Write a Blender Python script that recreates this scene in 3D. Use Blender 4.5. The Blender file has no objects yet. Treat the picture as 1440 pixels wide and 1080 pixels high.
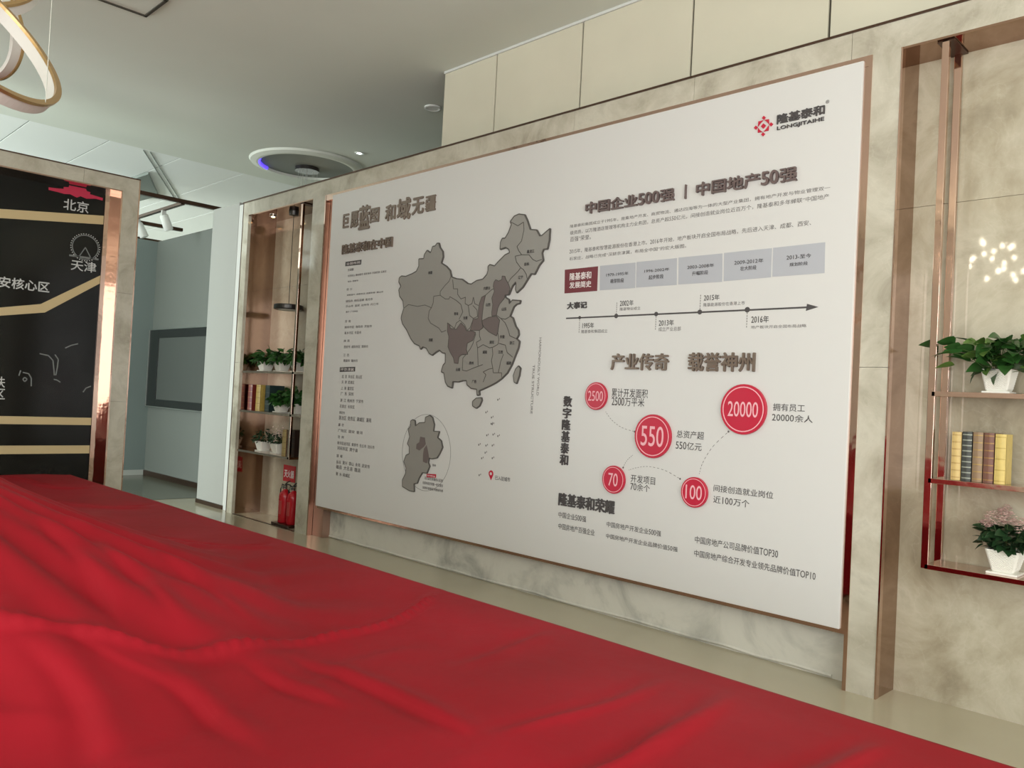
import bpy, bmesh, math, random, re
from mathutils import Matrix, Vector
import numpy as np

# ------------------------------------------------------------------ camera
SC = bpy.context.scene
COL = SC.collection
cam_data = bpy.data.cameras.new('camera')
cam_data.sensor_width = 36.0
cam_data.lens = 28.948
cam_data.clip_start = 0.05
cam = bpy.data.objects.new('camera', cam_data)
COL.objects.link(cam)
cam.matrix_world = Matrix(((0.70541, -0.022399, 0.708445, 0.0),
                           (0.706922, -0.050466, -0.705489, -4.878),
                           (0.051555, 0.998475, -0.019765, 1.6),
                           (0, 0, 0, 1)))
SC.camera = cam

# ------------------------------------------------------------------ world, lights, exposure
SC.view_settings.view_transform = 'Standard'
SC.view_settings.look = 'None'
SC.view_settings.exposure = 0.0
SC.view_settings.gamma = 1.0
SC.view_settings.use_curve_mapping = False
world = bpy.data.worlds.new('world')
SC.world = world
world.use_nodes = True
world.node_tree.nodes['Background'].inputs[0].default_value = (0.80, 0.92, 1.0, 1)
world.node_tree.nodes['Background'].inputs[1].default_value = 1.2


def area(name, loc, direction, sx, sy, power, color):
    d = bpy.data.lights.new(name, 'AREA')
    d.shape = 'RECTANGLE'
    d.size = sx
    d.size_y = sy
    d.energy = power
    d.color = color
    o = bpy.data.objects.new(name, d)
    o.location = loc
    o.rotation_euler = Vector(direction).to_track_quat('-Z', 'Y').to_euler()
    COL.objects.link(o)
    return o


# daylight through the glass front behind the camera, through the right side and into the far room
area('daylight_rear_window', (0.5, -9.85, 2.3), (0, 1, 0), 6.2, 3.8, 330, (1.0, 0.985, 0.95))
area('daylight_right_window', (3.9, -5.2, 2.3), (-1, 0, 0), 7.0, 3.8, 340, (1.0, 0.98, 0.94))
area('daylight_far_window', (-18.0, -9.85, 2.2), (0, 1, 0), 9.0, 3.6, 2300, (0.93, 1.0, 0.97))


# ------------------------------------------------------------------ helpers
def lin(c):
    return tuple(((v / 255) / 12.92 if v / 255 <= 0.04045 else ((v / 255 + 0.055) / 1.055) ** 2.4) for v in c)


def newmat(name):
    m = bpy.data.materials.new(name)
    m.use_nodes = True
    nt = m.node_tree
    return m, nt, nt.nodes['Principled BSDF']


def mat(name, rgb, rough=0.5, metal=0.0, spec=0.5, emit=0.0, noise=0.0, nscale=8.0, bump=0.0, bscale=60.0, coat=0.0):
    m, nt, b = newmat(name)
    c = lin(rgb)
    b.inputs['Base Color'].default_value = (*c, 1)
    b.inputs['Roughness'].default_value = rough
    b.inputs['Metallic'].default_value = metal
    b.inputs['Specular IOR Level'].default_value = spec
    b.inputs['Coat Weight'].default_value = coat
    if emit:
        b.inputs['Emission Color'].default_value = (*c, 1)
        b.inputs['Emission Strength'].default_value = emit
    tc = nt.nodes.new('ShaderNodeTexCoord')
    if noise:
        n = nt.nodes.new('ShaderNodeTexNoise')
        n.inputs['Scale'].default_value = nscale
        n.inputs['Detail'].default_value = 5
        r = nt.nodes.new('ShaderNodeValToRGB')
        r.color_ramp.elements[0].position = 0.3
        r.color_ramp.elements[1].position = 0.7
        r.color_ramp.elements[0].color = (*[v * (1 - noise) for v in c], 1)
        r.color_ramp.elements[1].color = (*[min(1, v * (1 + noise)) for v in c], 1)
        nt.links.new(tc.outputs['Object'], n.inputs['Vector'])
        nt.links.new(n.outputs['Fac'], r.inputs['Fac'])
        nt.links.new(r.outputs['Color'], b.inputs['Base Color'])
    if bump:
        n2 = nt.nodes.new('ShaderNodeTexNoise')
        n2.inputs['Scale'].default_value = bscale
        n2.inputs['Detail'].default_value = 3
        bp = nt.nodes.new('ShaderNodeBump')
        bp.inputs['Strength'].default_value = bump
        bp.inputs['Distance'].default_value = 0.02
        nt.links.new(tc.outputs['Object'], n2.inputs['Vector'])
        nt.links.new(n2.outputs['Fac'], bp.inputs['Height'])
        nt.links.new(bp.outputs['Normal'], b.inputs['Normal'])
    return m


def marble(name, stops, rough, scale, vein=0.5):
    """cloudy stone: two noises of different size and a thin pale vein"""
    m, nt, b = newmat(name)
    L = nt.links.new
    tc = nt.nodes.new('ShaderNodeTexCoord')
    n1 = nt.nodes.new('ShaderNodeTexNoise')
    n1.inputs['Scale'].default_value = scale
    n1.inputs['Detail'].default_value = 9
    n1.inputs['Roughness'].default_value = 0.62
    n1.inputs['Distortion'].default_value = 0.5
    L(tc.outputs['Object'], n1.inputs['Vector'])
    r = nt.nodes.new('ShaderNodeValToRGB')
    el = r.color_ramp.elements
    while len(el) < len(stops):
        el.new(0.5)
    for e, (p, c) in zip(el, stops):
        e.position = p
        e.color = (*lin(c), 1)
    L(n1.outputs['Fac'], r.inputs['Fac'])
    n2 = nt.nodes.new('ShaderNodeTexNoise')
    n2.inputs['Scale'].default_value = scale * 1.7
    n2.inputs['Detail'].default_value = 6
    n2.inputs['Distortion'].default_value = 1.6
    L(tc.outputs['Object'], n2.inputs['Vector'])
    v = nt.nodes.new('ShaderNodeValToRGB')
    e = v.color_ramp.elements
    e[0].position = 0.485
    e[0].color = (0, 0, 0, 1)
    e[1].position = 0.515
    e[1].color = (0, 0, 0, 1)
    k = e.new(0.5)
    k.color = (1, 1, 1, 1)
    L(n2.outputs['Fac'], v.inputs['Fac'])
    mm = nt.nodes.new('ShaderNodeMath')
    mm.operation = 'MULTIPLY'
    mm.inputs[1].default_value = vein
    L(v.outputs['Color'], mm.inputs[0])
    mx = nt.nodes.new('ShaderNodeMix')
    mx.data_type = 'RGBA'
    L(mm.outputs[0], mx.inputs['Factor'])
    L(r.outputs['Color'], mx.inputs['A'])
    mx.inputs['B'].default_value = (*lin((226, 220, 204)), 1)
    L(mx.outputs['Result'], b.inputs['Base Color'])
    b.inputs['Roughness'].default_value = rough
    return m


def obj(name, bm, m, parent=None, smooth=False, bevel=0.0, loc=None):
    me = bpy.data.meshes.new(name)
    bmesh.ops.recalc_face_normals(bm, faces=bm.faces)
    bm.to_mesh(me)
    bm.free()
    me.materials.append(m)
    if smooth:
        me.shade_smooth()
    o = bpy.data.objects.new(name, me)
    COL.objects.link(o)
    if parent is not None:
        o.parent = parent
    if loc is not None:
        o.location = loc
    if bevel:
        md = o.modifiers.new('bevel', 'BEVEL')
        md.width = bevel
        md.segments = 2
        md.limit_method = 'ANGLE'
    return o


def meshobj(name, me, m, parent=None):
    if m is not None and not me.materials:
        me.materials.append(m)
    o = bpy.data.objects.new(name, me)
    COL.objects.link(o)
    if parent is not None:
        o.parent = parent
    return o


def box(bm, x0, x1, y0, y1, z0, z1):
    v = [bm.verts.new(p) for p in ((x0, y0, z0), (x1, y0, z0), (x1, y1, z0), (x0, y1, z0),
                                   (x0, y0, z1), (x1, y0, z1), (x1, y1, z1), (x0, y1, z1))]
    for f in ((0, 3, 2, 1), (4, 5, 6, 7), (0, 1, 5, 4), (1, 2, 6, 5), (2, 3, 7, 6), (3, 0, 4, 7)):
        bm.faces.new([v[i] for i in f])
    return bm


def B(x0, x1, y0, y1, z0, z1):
    return box(bmesh.new(), x0, x1, y0, y1, z0, z1)


def lathe(profile, n=24, cx=0, cy=0, bm=None):
    bm = bm or bmesh.new()
    rings = []
    for r, z in profile:
        if r < 1e-6:
            rings.append([bm.verts.new((cx, cy, z))])
        else:
            rings.append([bm.verts.new((cx + r * math.cos(2 * math.pi * i / n), cy + r * math.sin(2 * math.pi * i / n), z)) for i in range(n)])
    for a, b in zip(rings, rings[1:]):
        for i in range(n):
            j = (i + 1) % n
            if len(a) == 1 and len(b) == 1:
                continue
            if len(a) == 1:
                bm.faces.new((a[0], b[j], b[i]))
            elif len(b) == 1:
                bm.faces.new((a[i], a[j], b[0]))
            else:
                bm.faces.new((a[i], a[j], b[j], b[i]))
    return bm


def tube(pts, r, n=6, bm=None):
    bm = bm or bmesh.new()
    pts = [Vector(p) for p in pts]
    prev = None
    for i, p in enumerate(pts):
        t = (pts[min(i + 1, len(pts) - 1)] - pts[max(i - 1, 0)]).normalized()
        u = t.cross(Vector((0, 0, 1)) if abs(t.z) < 0.9 else Vector((1, 0, 0))).normalized()
        w = t.cross(u)
        ring = [bm.verts.new(p + (u * math.cos(2 * math.pi * k / n) + w * math.sin(2 * math.pi * k / n)) * r) for k in range(n)]
        if prev:
            for k in range(n):
                bm.faces.new((prev[k], prev[(k + 1) % n], ring[(k + 1) % n], ring[k]))
        else:
            bm.faces.new(ring[::-1])
        prev = ring
    bm.faces.new(prev)
    return bm


def tag(o, label=None, cat=None, group=None, kind=None):
    if label:
        o['label'] = label
    if cat:
        o['category'] = cat
    if group:
        o['group'] = group
    if kind:
        o['kind'] = kind
    return o


def thing(name, label, cat, loc=(0, 0, 0), group=None):
    o = bpy.data.objects.new(name, None)
    o.empty_display_size = 0.1
    o.location = loc
    COL.objects.link(o)
    return tag(o, label, cat, group)


def setting(name):
    o = bpy.data.objects.new(name, None)
    COL.objects.link(o)
    o['kind'] = 'structure'
    return o


def struct(name, bm, m, parent=None, **k):
    o = obj(name, bm, m, parent, **k)
    if parent is None:
        o['kind'] = 'structure'
    return o


# the picture plane of the long wall is x/z facing -y; the picture plane of the side wall is y/z facing +x
def front(u, v, d):      # d: how far proud of y = 0
    return (u, -d, v)


def side(u, v, d):       # d: how far proud of the plane x = -10.1
    return (-10.1 + d, u, v)


def poly(pts, d0, d1, pl=front, bm=None):
    """a flat outline with real thickness"""
    bm = bm or bmesh.new()
    a = [bm.verts.new(pl(u, v, d1)) for u, v in pts]
    b = [bm.verts.new(pl(u, v, d0)) for u, v in pts]
    bm.faces.new(a)
    bm.faces.new(b[::-1])
    n = len(pts)
    for i in range(n):
        j = (i + 1) % n
        bm.faces.new((a[i], b[i], b[j], a[j]))
    return bm


def stroke(pts, w, d0, d1, pl=front, bm=None):
    bm = bm or bmesh.new()
    for (x0, z0), (x1, z1) in zip(pts, pts[1:]):
        L = math.hypot(x1 - x0, z1 - z0)
        if L < 1e-6:
            continue
        nx, nz = -(z1 - z0) / L * w / 2, (x1 - x0) / L * w / 2
        poly([(x0 - nx, z0 - nz), (x1 - nx, z1 - nz), (x1 + nx, z1 + nz), (x0 + nx, z0 + nz)], d0, d1, pl, bm)
    return bm


def disc(cx, cz, r, d0, d1, pl=front, n=40, bm=None):
    return poly([(cx + r * math.cos(2 * math.pi * i / n), cz + r * math.sin(2 * math.pi * i / n)) for i in range(n)], d0, d1, pl, bm)


def annulus(cx, cz, r0, r1, d0, d1, pl=front, n=40):
    bm = bmesh.new()
    R = [[bm.verts.new(pl(cx + r * math.cos(2 * math.pi * i / n), cz + r * math.sin(2 * math.pi * i / n), d)) for i in range(n)]
         for r, d in ((r0, d1), (r1, d1), (r1, d0), (r0, d0))]
    for k in range(4):
        a, b = R[k], R[(k + 1) % 4]
        for i in range(n):
            j = (i + 1) % n
            bm.faces.new((a[i], a[j], b[j], b[i]))
    return bm


TEXTS = []


def text(name, s, u0, v0, u1, v1, m, parent, d=0.0, thick=0.0, bold=0.0, pl=front, rot=False, label=None):
    """queue a line of lettering to fill the box (u0,v0)-(u1,v1); d is where its back sits"""
    runs = []
    for run in re.findall(r'[ -~]+|[^ -~]+', s):
        cu = bpy.data.curves.new('lettering', 'FONT')
        cu.body = run
        cu.resolution_u = 4 if (v1 - v0) > 0.05 else 2
        cu.fill_mode = 'FRONT'
        o = bpy.data.objects.new('lettering', cu)
        COL.objects.link(o)
        runs.append((o, run))
    TEXTS.append((runs, name, s, u0, v0, u1, v1, m, parent, d, thick, pl, rot, label, bold))


def flush_texts():
    dg = bpy.context.evaluated_depsgraph_get()
    for (runs, name, s, u0, v0, u1, v1, m, parent, d, thick, pl, rot, label, bold) in TEXTS:
        bm = bmesh.new()
        cur = 0.0
        pure = len(runs) == 1
        for o, run in runs:
            me = bpy.data.meshes.new_from_object(o.evaluated_get(dg))
            wide = max([v_.co.x for v_ in me.vertices] or [0.3])
            latin = ord(run[0]) < 128
            if latin and not run.strip():
                cur += 0.5
            else:
                sy = 1.25 if (latin and not pure) else 1.0
                me.transform(Matrix.Translation((cur, -0.05 if sy > 1 else 0.0, 0)) @ Matrix.Diagonal((1, sy, 1, 1)))
                bm.from_mesh(me)
                cur += (wide + 0.06) if latin else len(run)
            bpy.data.meshes.remove(me)
        co = np.array([tuple(v_.co) for v_ in bm.verts])
        if rot:                     # the line runs downwards
            co = np.stack([co[:, 1], -co[:, 0], co[:, 2]], 1)
        lo, hi = co.min(0), co.max(0)
        su = (u1 - u0) / max(1e-6, hi[0] - lo[0])
        sv = (v1 - v0) / max(1e-6, hi[1] - lo[1])
        u = u0 + (co[:, 0] - lo[0]) * su
        v = v0 + (co[:, 1] - lo[1]) * sv
        top = d + max(thick, 0.0012)
        for i, vt in enumerate(bm.verts):
            vt.co = pl(float(u[i]), float(v[i]), top)
        if bold:                    # heavier strokes: the same outline laid again, slightly shifted
            base = bm.copy()
            bw = bold * (v1 - v0) if not rot else bold * (u1 - u0)
            o0 = Vector(pl(0, 0, 0))
            for q, (a_, b_) in enumerate(((bw, 0), (-bw, 0), (0, bw), (0, -bw))):
                tmp = bpy.data.meshes.new('tmp')
                c_ = base.copy()
                c_.transform(Matrix.Translation(Vector(pl(a_, b_, 0.00012 * (q + 1))) - o0))
                c_.to_mesh(tmp)
                c_.free()
                bm.from_mesh(tmp)
                bpy.data.meshes.remove(tmp)
            base.free()
        bmesh.ops.remove_doubles(bm, verts=bm.verts, dist=1e-5)
        if thick:
            border = [e for e in bm.edges if e.is_boundary]
            ext = bmesh.ops.extrude_edge_only(bm, edges=border)
            back = Vector(pl(0, 0, d)) - Vector(pl(0, 0, top))
            for g in ext['geom']:
                if isinstance(g, bmesh.types.BMVert):
                    g.co += back
        w = pl(0, 0, 1)
        nrm = (Vector(w) - Vector(pl(0, 0, 0))).normalized()
        me2 = bpy.data.meshes.new(name)
        for f in bm.faces:
            f.normal_update()
            if abs(f.normal.dot(nrm)) > 0.9 and f.normal.dot(nrm) < 0:
                f.normal_flip()
        bm.to_mesh(me2)
        bm.free()
        me2.materials.append(m)
        q = bpy.data.objects.new(name, me2)
        COL.objects.link(q)
        q.parent = parent
        if label:
            q['label'] = label
        if name == 'printed_line':          # strokes a pixel or less wide
            q['kind'] = 'stuff'
    for t in TEXTS:
        for o, _ in t[0]:
            cu = o.data
            bpy.data.objects.remove(o)
            bpy.data.curves.remove(cu)
    TEXTS.clear()


# ------------------------------------------------------------------ lettering and drawing of the white board, in metres on the wall (x, z)
TEXT= [('title', '中国企业500强', -4.153, 3.072, -3.342, 3.161), ('title', '|', -3.254, 3.068, -3.245, 3.167), ('title', '中国地产50强', -3.159, 3.072, -2.43, 3.163), ('para', '隆基泰和集团成立于1995年，是集地产开发、商贸物流、通达四海等为一体的大型产业集团，拥有地产开发与物业管理双一', -4.318, 2.984, -2.217, 3.01), ('para', '级资质，以万隆酒店管理等机构主力业务团，总资产超550亿元，间接创造就业岗位近百万个，隆基泰和多年蝉联“中国地产', -4.314, 2.928, -2.222, 2.96), ('para', '百强”荣誉。', -4.31, 2.872, -4.099, 2.912), ('para', '2015年，隆基泰和智慧能源股份在香港上市。2016年开始，地产板块开启全国布局战略，先后进入天津、成都、西安、', -4.311, 2.778, -2.328, 2.812), ('para', '石家庄，战略已完成“深耕京津冀，布局全中国”的宏大版图。', -4.308, 2.724, -3.229, 2.752), ('logo_cn', '隆基泰和', -2.585, 3.46, -2.273, 3.519), ('logo_en', 'LONGJITAIHE', -2.583, 3.413, -2.274, 3.443), ('cap', '®', -2.269, 3.522, -2.246, 3.545), ('white', '隆基泰和', -4.292, 2.566, -4.075, 2.623), ('white', '发展简史', -4.292, 2.502, -4.07, 2.551), ('stage', '1979-1995年', -3.927, 2.57, -3.719, 2.593), ('stage', '萌芽阶段', -3.884, 2.516, -3.758, 2.548), ('stage', '1996-2002年', -3.575, 2.574, -3.36, 2.595), ('stage', '起步阶段', -3.534, 2.521, -3.407, 2.552), ('stage', '2003-2008年', -3.211, 2.572, -3.0, 2.596), ('stage', '升幅阶段', -3.169, 2.524, -3.044, 2.553), ('stage', '2009-2012年', -2.847, 2.573, -2.638, 2.599), ('stage', '壮大阶段', -2.801, 2.53, -2.685, 2.558), ('stage', '2013-至今', -2.479, 2.575, -2.318, 2.602), ('stage', '规划阶段', -2.457, 2.531, -2.338, 2.554), ('bold', '大事记', -4.302, 2.34, -4.103, 2.391), ('year', '1995年', -4.139, 2.183, -4.024, 2.225), ('para', '隆基泰和集团成立', -4.147, 2.145, -3.89, 2.172), ('year', '2002年', -3.785, 2.34, -3.661, 2.381), ('para', '隆基物业成立', -3.783, 2.306, -3.596, 2.33), ('year', '2013年', -3.428, 2.183, -3.301, 2.224), ('para', '成立产业总部', -3.429, 2.144, -3.241, 2.174), ('year', '2015年', -3.068, 2.345, -2.948, 2.383), ('para', '隆基能源股份在香港上市', -3.069, 2.304, -2.758, 2.329), ('year', '2016年', -2.705, 2.182, -2.583, 2.226), ('para', '地产板块开启全国布局战略', -2.706, 2.144, -2.329, 2.165), ('title2', '产业传奇', -3.83, 1.866, -3.325, 1.984), ('title2', '载誉神州', -3.16, 1.865, -2.663, 1.988), ('bold', '数', -4.288, 1.574, -4.207, 1.653), ('bold', '字', -4.29, 1.482, -4.209, 1.562), ('bold', '隆', -4.292, 1.391, -4.211, 1.471), ('bold', '基', -4.293, 1.299, -4.212, 1.38), ('bold', '泰', -4.295, 1.207, -4.214, 1.289), ('bold', '和', -4.297, 1.116, -4.216, 1.198), ('cap', '累计开发面积', -3.821, 1.664, -3.494, 1.729), ('cap', '2500万平米', -3.817, 1.601, -3.521, 1.664), ('cap', '总资产超', -3.235, 1.401, -3.017, 1.453), ('cap', '550亿元', -3.237, 1.323, -3.031, 1.376), ('cap', '拥有员工', -2.526, 1.62, -2.315, 1.667), ('cap', '20000余人', -2.53, 1.556, -2.262, 1.601), ('cap', '开发项目', -3.608, 1.053, -3.395, 1.109), ('cap', '70余个', -3.608, 0.997, -3.437, 1.049), ('cap', '间接创造就业岗位', -2.924, 1.064, -2.497, 1.109), ('cap', '近100万个', -2.923, 0.988, -2.659, 1.035), ('bold', '隆基泰和荣耀', -4.288, 0.801, -3.742, 0.897), ('cap', '中国企业500强', -4.288, 0.704, -4.006, 0.75), ('cap', '中国房地产百强企业', -4.282, 0.615, -3.918, 0.661), ('cap', '中国房地产开发企业500强', -3.807, 0.7, -3.324, 0.741), ('cap', '中国房地产开发企业品牌价值50强', -3.808, 0.616, -3.182, 0.651), ('cap', '中国房地产公司品牌价值TOP30', -3.049, 0.701, -2.448, 0.749), ('cap', '中国房地产综合开发专业领先品牌价值TOP10', -3.049, 0.61, -2.201, 0.656), ('brush', '巨', -7.551, 3.346, -7.453, 3.488), ('brush', '愿', -7.408, 3.331, -7.271, 3.497), ('brush', '蓝', -7.256, 3.295, -7.069, 3.535), ('brush', '图', -7.056, 3.343, -6.909, 3.485), ('brush', '和', -6.794, 3.33, -6.633, 3.485), ('brush', '域', -6.596, 3.313, -6.393, 3.52), ('brush', '无', -6.361, 3.339, -6.188, 3.497), ('brush', '疆', -6.156, 3.346, -6.011, 3.486), ('title2', '隆基泰和在中国', -7.535, 3.061, -6.651, 3.162), ('tiny', '京津冀', -7.424, 2.872, -7.314, 2.9), ('tiny', '北京房山 廊坊香河 保定涿州 天津武清 石家庄', -7.418, 2.811, -6.733, 2.834), ('tiny', '邢台 邯郸市', -7.412, 2.752, -7.218, 2.771), ('tiny', '四 川', -7.421, 2.666, -7.326, 2.691), ('tiny', '成都金牛 成都双流 成都新都 眉山市', -7.416, 2.61, -6.767, 2.628), ('tiny', '德阳市 绵阳涪城 南充市', -7.429, 2.541, -6.941, 2.567), ('tiny', '乐山市 宜宾 达州市 内江市', -7.423, 2.488, -6.837, 2.513), ('tiny', '遂宁 广元市区', -7.418, 2.432, -7.194, 2.45), ('tiny', '河 南', -7.426, 2.327, -7.316, 2.354), ('tiny', '郑州市区 洛阳市 开封市', -7.424, 2.265, -6.93, 2.292), ('tiny', '新乡市区 许昌市', -7.418, 2.203, -7.113, 2.233), ('tiny', '陕 西', -7.422, 2.121, -7.318, 2.148), ('tiny', '西安市 咸阳市区 渭南市', -7.415, 2.057, -6.977, 2.086), ('tiny', '江 西', -7.417, 1.969, -7.311, 1.999), ('tiny', '南昌市 赣州市', -7.411, 1.911, -7.146, 1.94), ('tiny', '北 京 丰台区 房山区', -7.424, 1.741, -7.051, 1.778), ('tiny', '天 津 武清区', -7.423, 1.683, -7.188, 1.717), ('tiny', '上 海 嘉定区', -7.426, 1.619, -7.19, 1.654), ('tiny', '广 东 深圳', -7.428, 1.56, -7.193, 1.597), ('tiny', '浙 江 杭州市 宁波市', -7.43, 1.491, -7.008, 1.527), ('tiny', '石家庄 长安区', -7.434, 1.428, -7.158, 1.463), ('tiny', '保定市', -7.436, 1.363, -7.33, 1.393), ('tiny', '莲池区 竞秀区 满城区 清苑', -7.437, 1.302, -6.851, 1.346), ('tiny', '廊 坊', -7.44, 1.234, -7.338, 1.266), ('tiny', '广阳区 固安 香河', -7.441, 1.174, -6.991, 1.206), ('tiny', '沧 州', -7.438, 1.107, -7.326, 1.138), ('tiny', '新华区运河区 黄骅市 任丘市 泊头市', -7.438, 1.042, -6.772, 1.076), ('tiny', '河间市区 肃宁县', -7.437, 0.986, -7.059, 1.024), ('tiny', '邯 郸', -7.439, 0.906, -7.331, 0.939), ('tiny', '丛台 复兴 邯山 永年 武安市', -7.439, 0.841, -6.834, 0.879), ('tiny', '磁县 大名县 魏县', -7.438, 0.786, -6.991, 0.828), ('tiny', '衡 水 桃城区', -7.435, 0.715, -7.174, 0.753), ('tiny', '河北省京津冀核心区域', -5.962, 0.826, -5.7, 0.854), ('tiny', '全面布局京津冀一体化城市', -5.988, 0.781, -5.693, 0.809), ('tiny', '深耕环首都经济圈城市群', -5.986, 0.736, -5.688, 0.762), ('tiny', '渤海', -5.859, 0.958, -5.808, 0.98), ('small', '已入驻城市', -5.022, 0.921, -4.84, 0.958), ('vert', 'HARMONIOUSLY WORLD', -4.565, 2.12, -4.59, 1.65), ('vert', 'TRUE STRUCTURE', -4.624, 1.899, -4.649, 1.498)]
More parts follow.
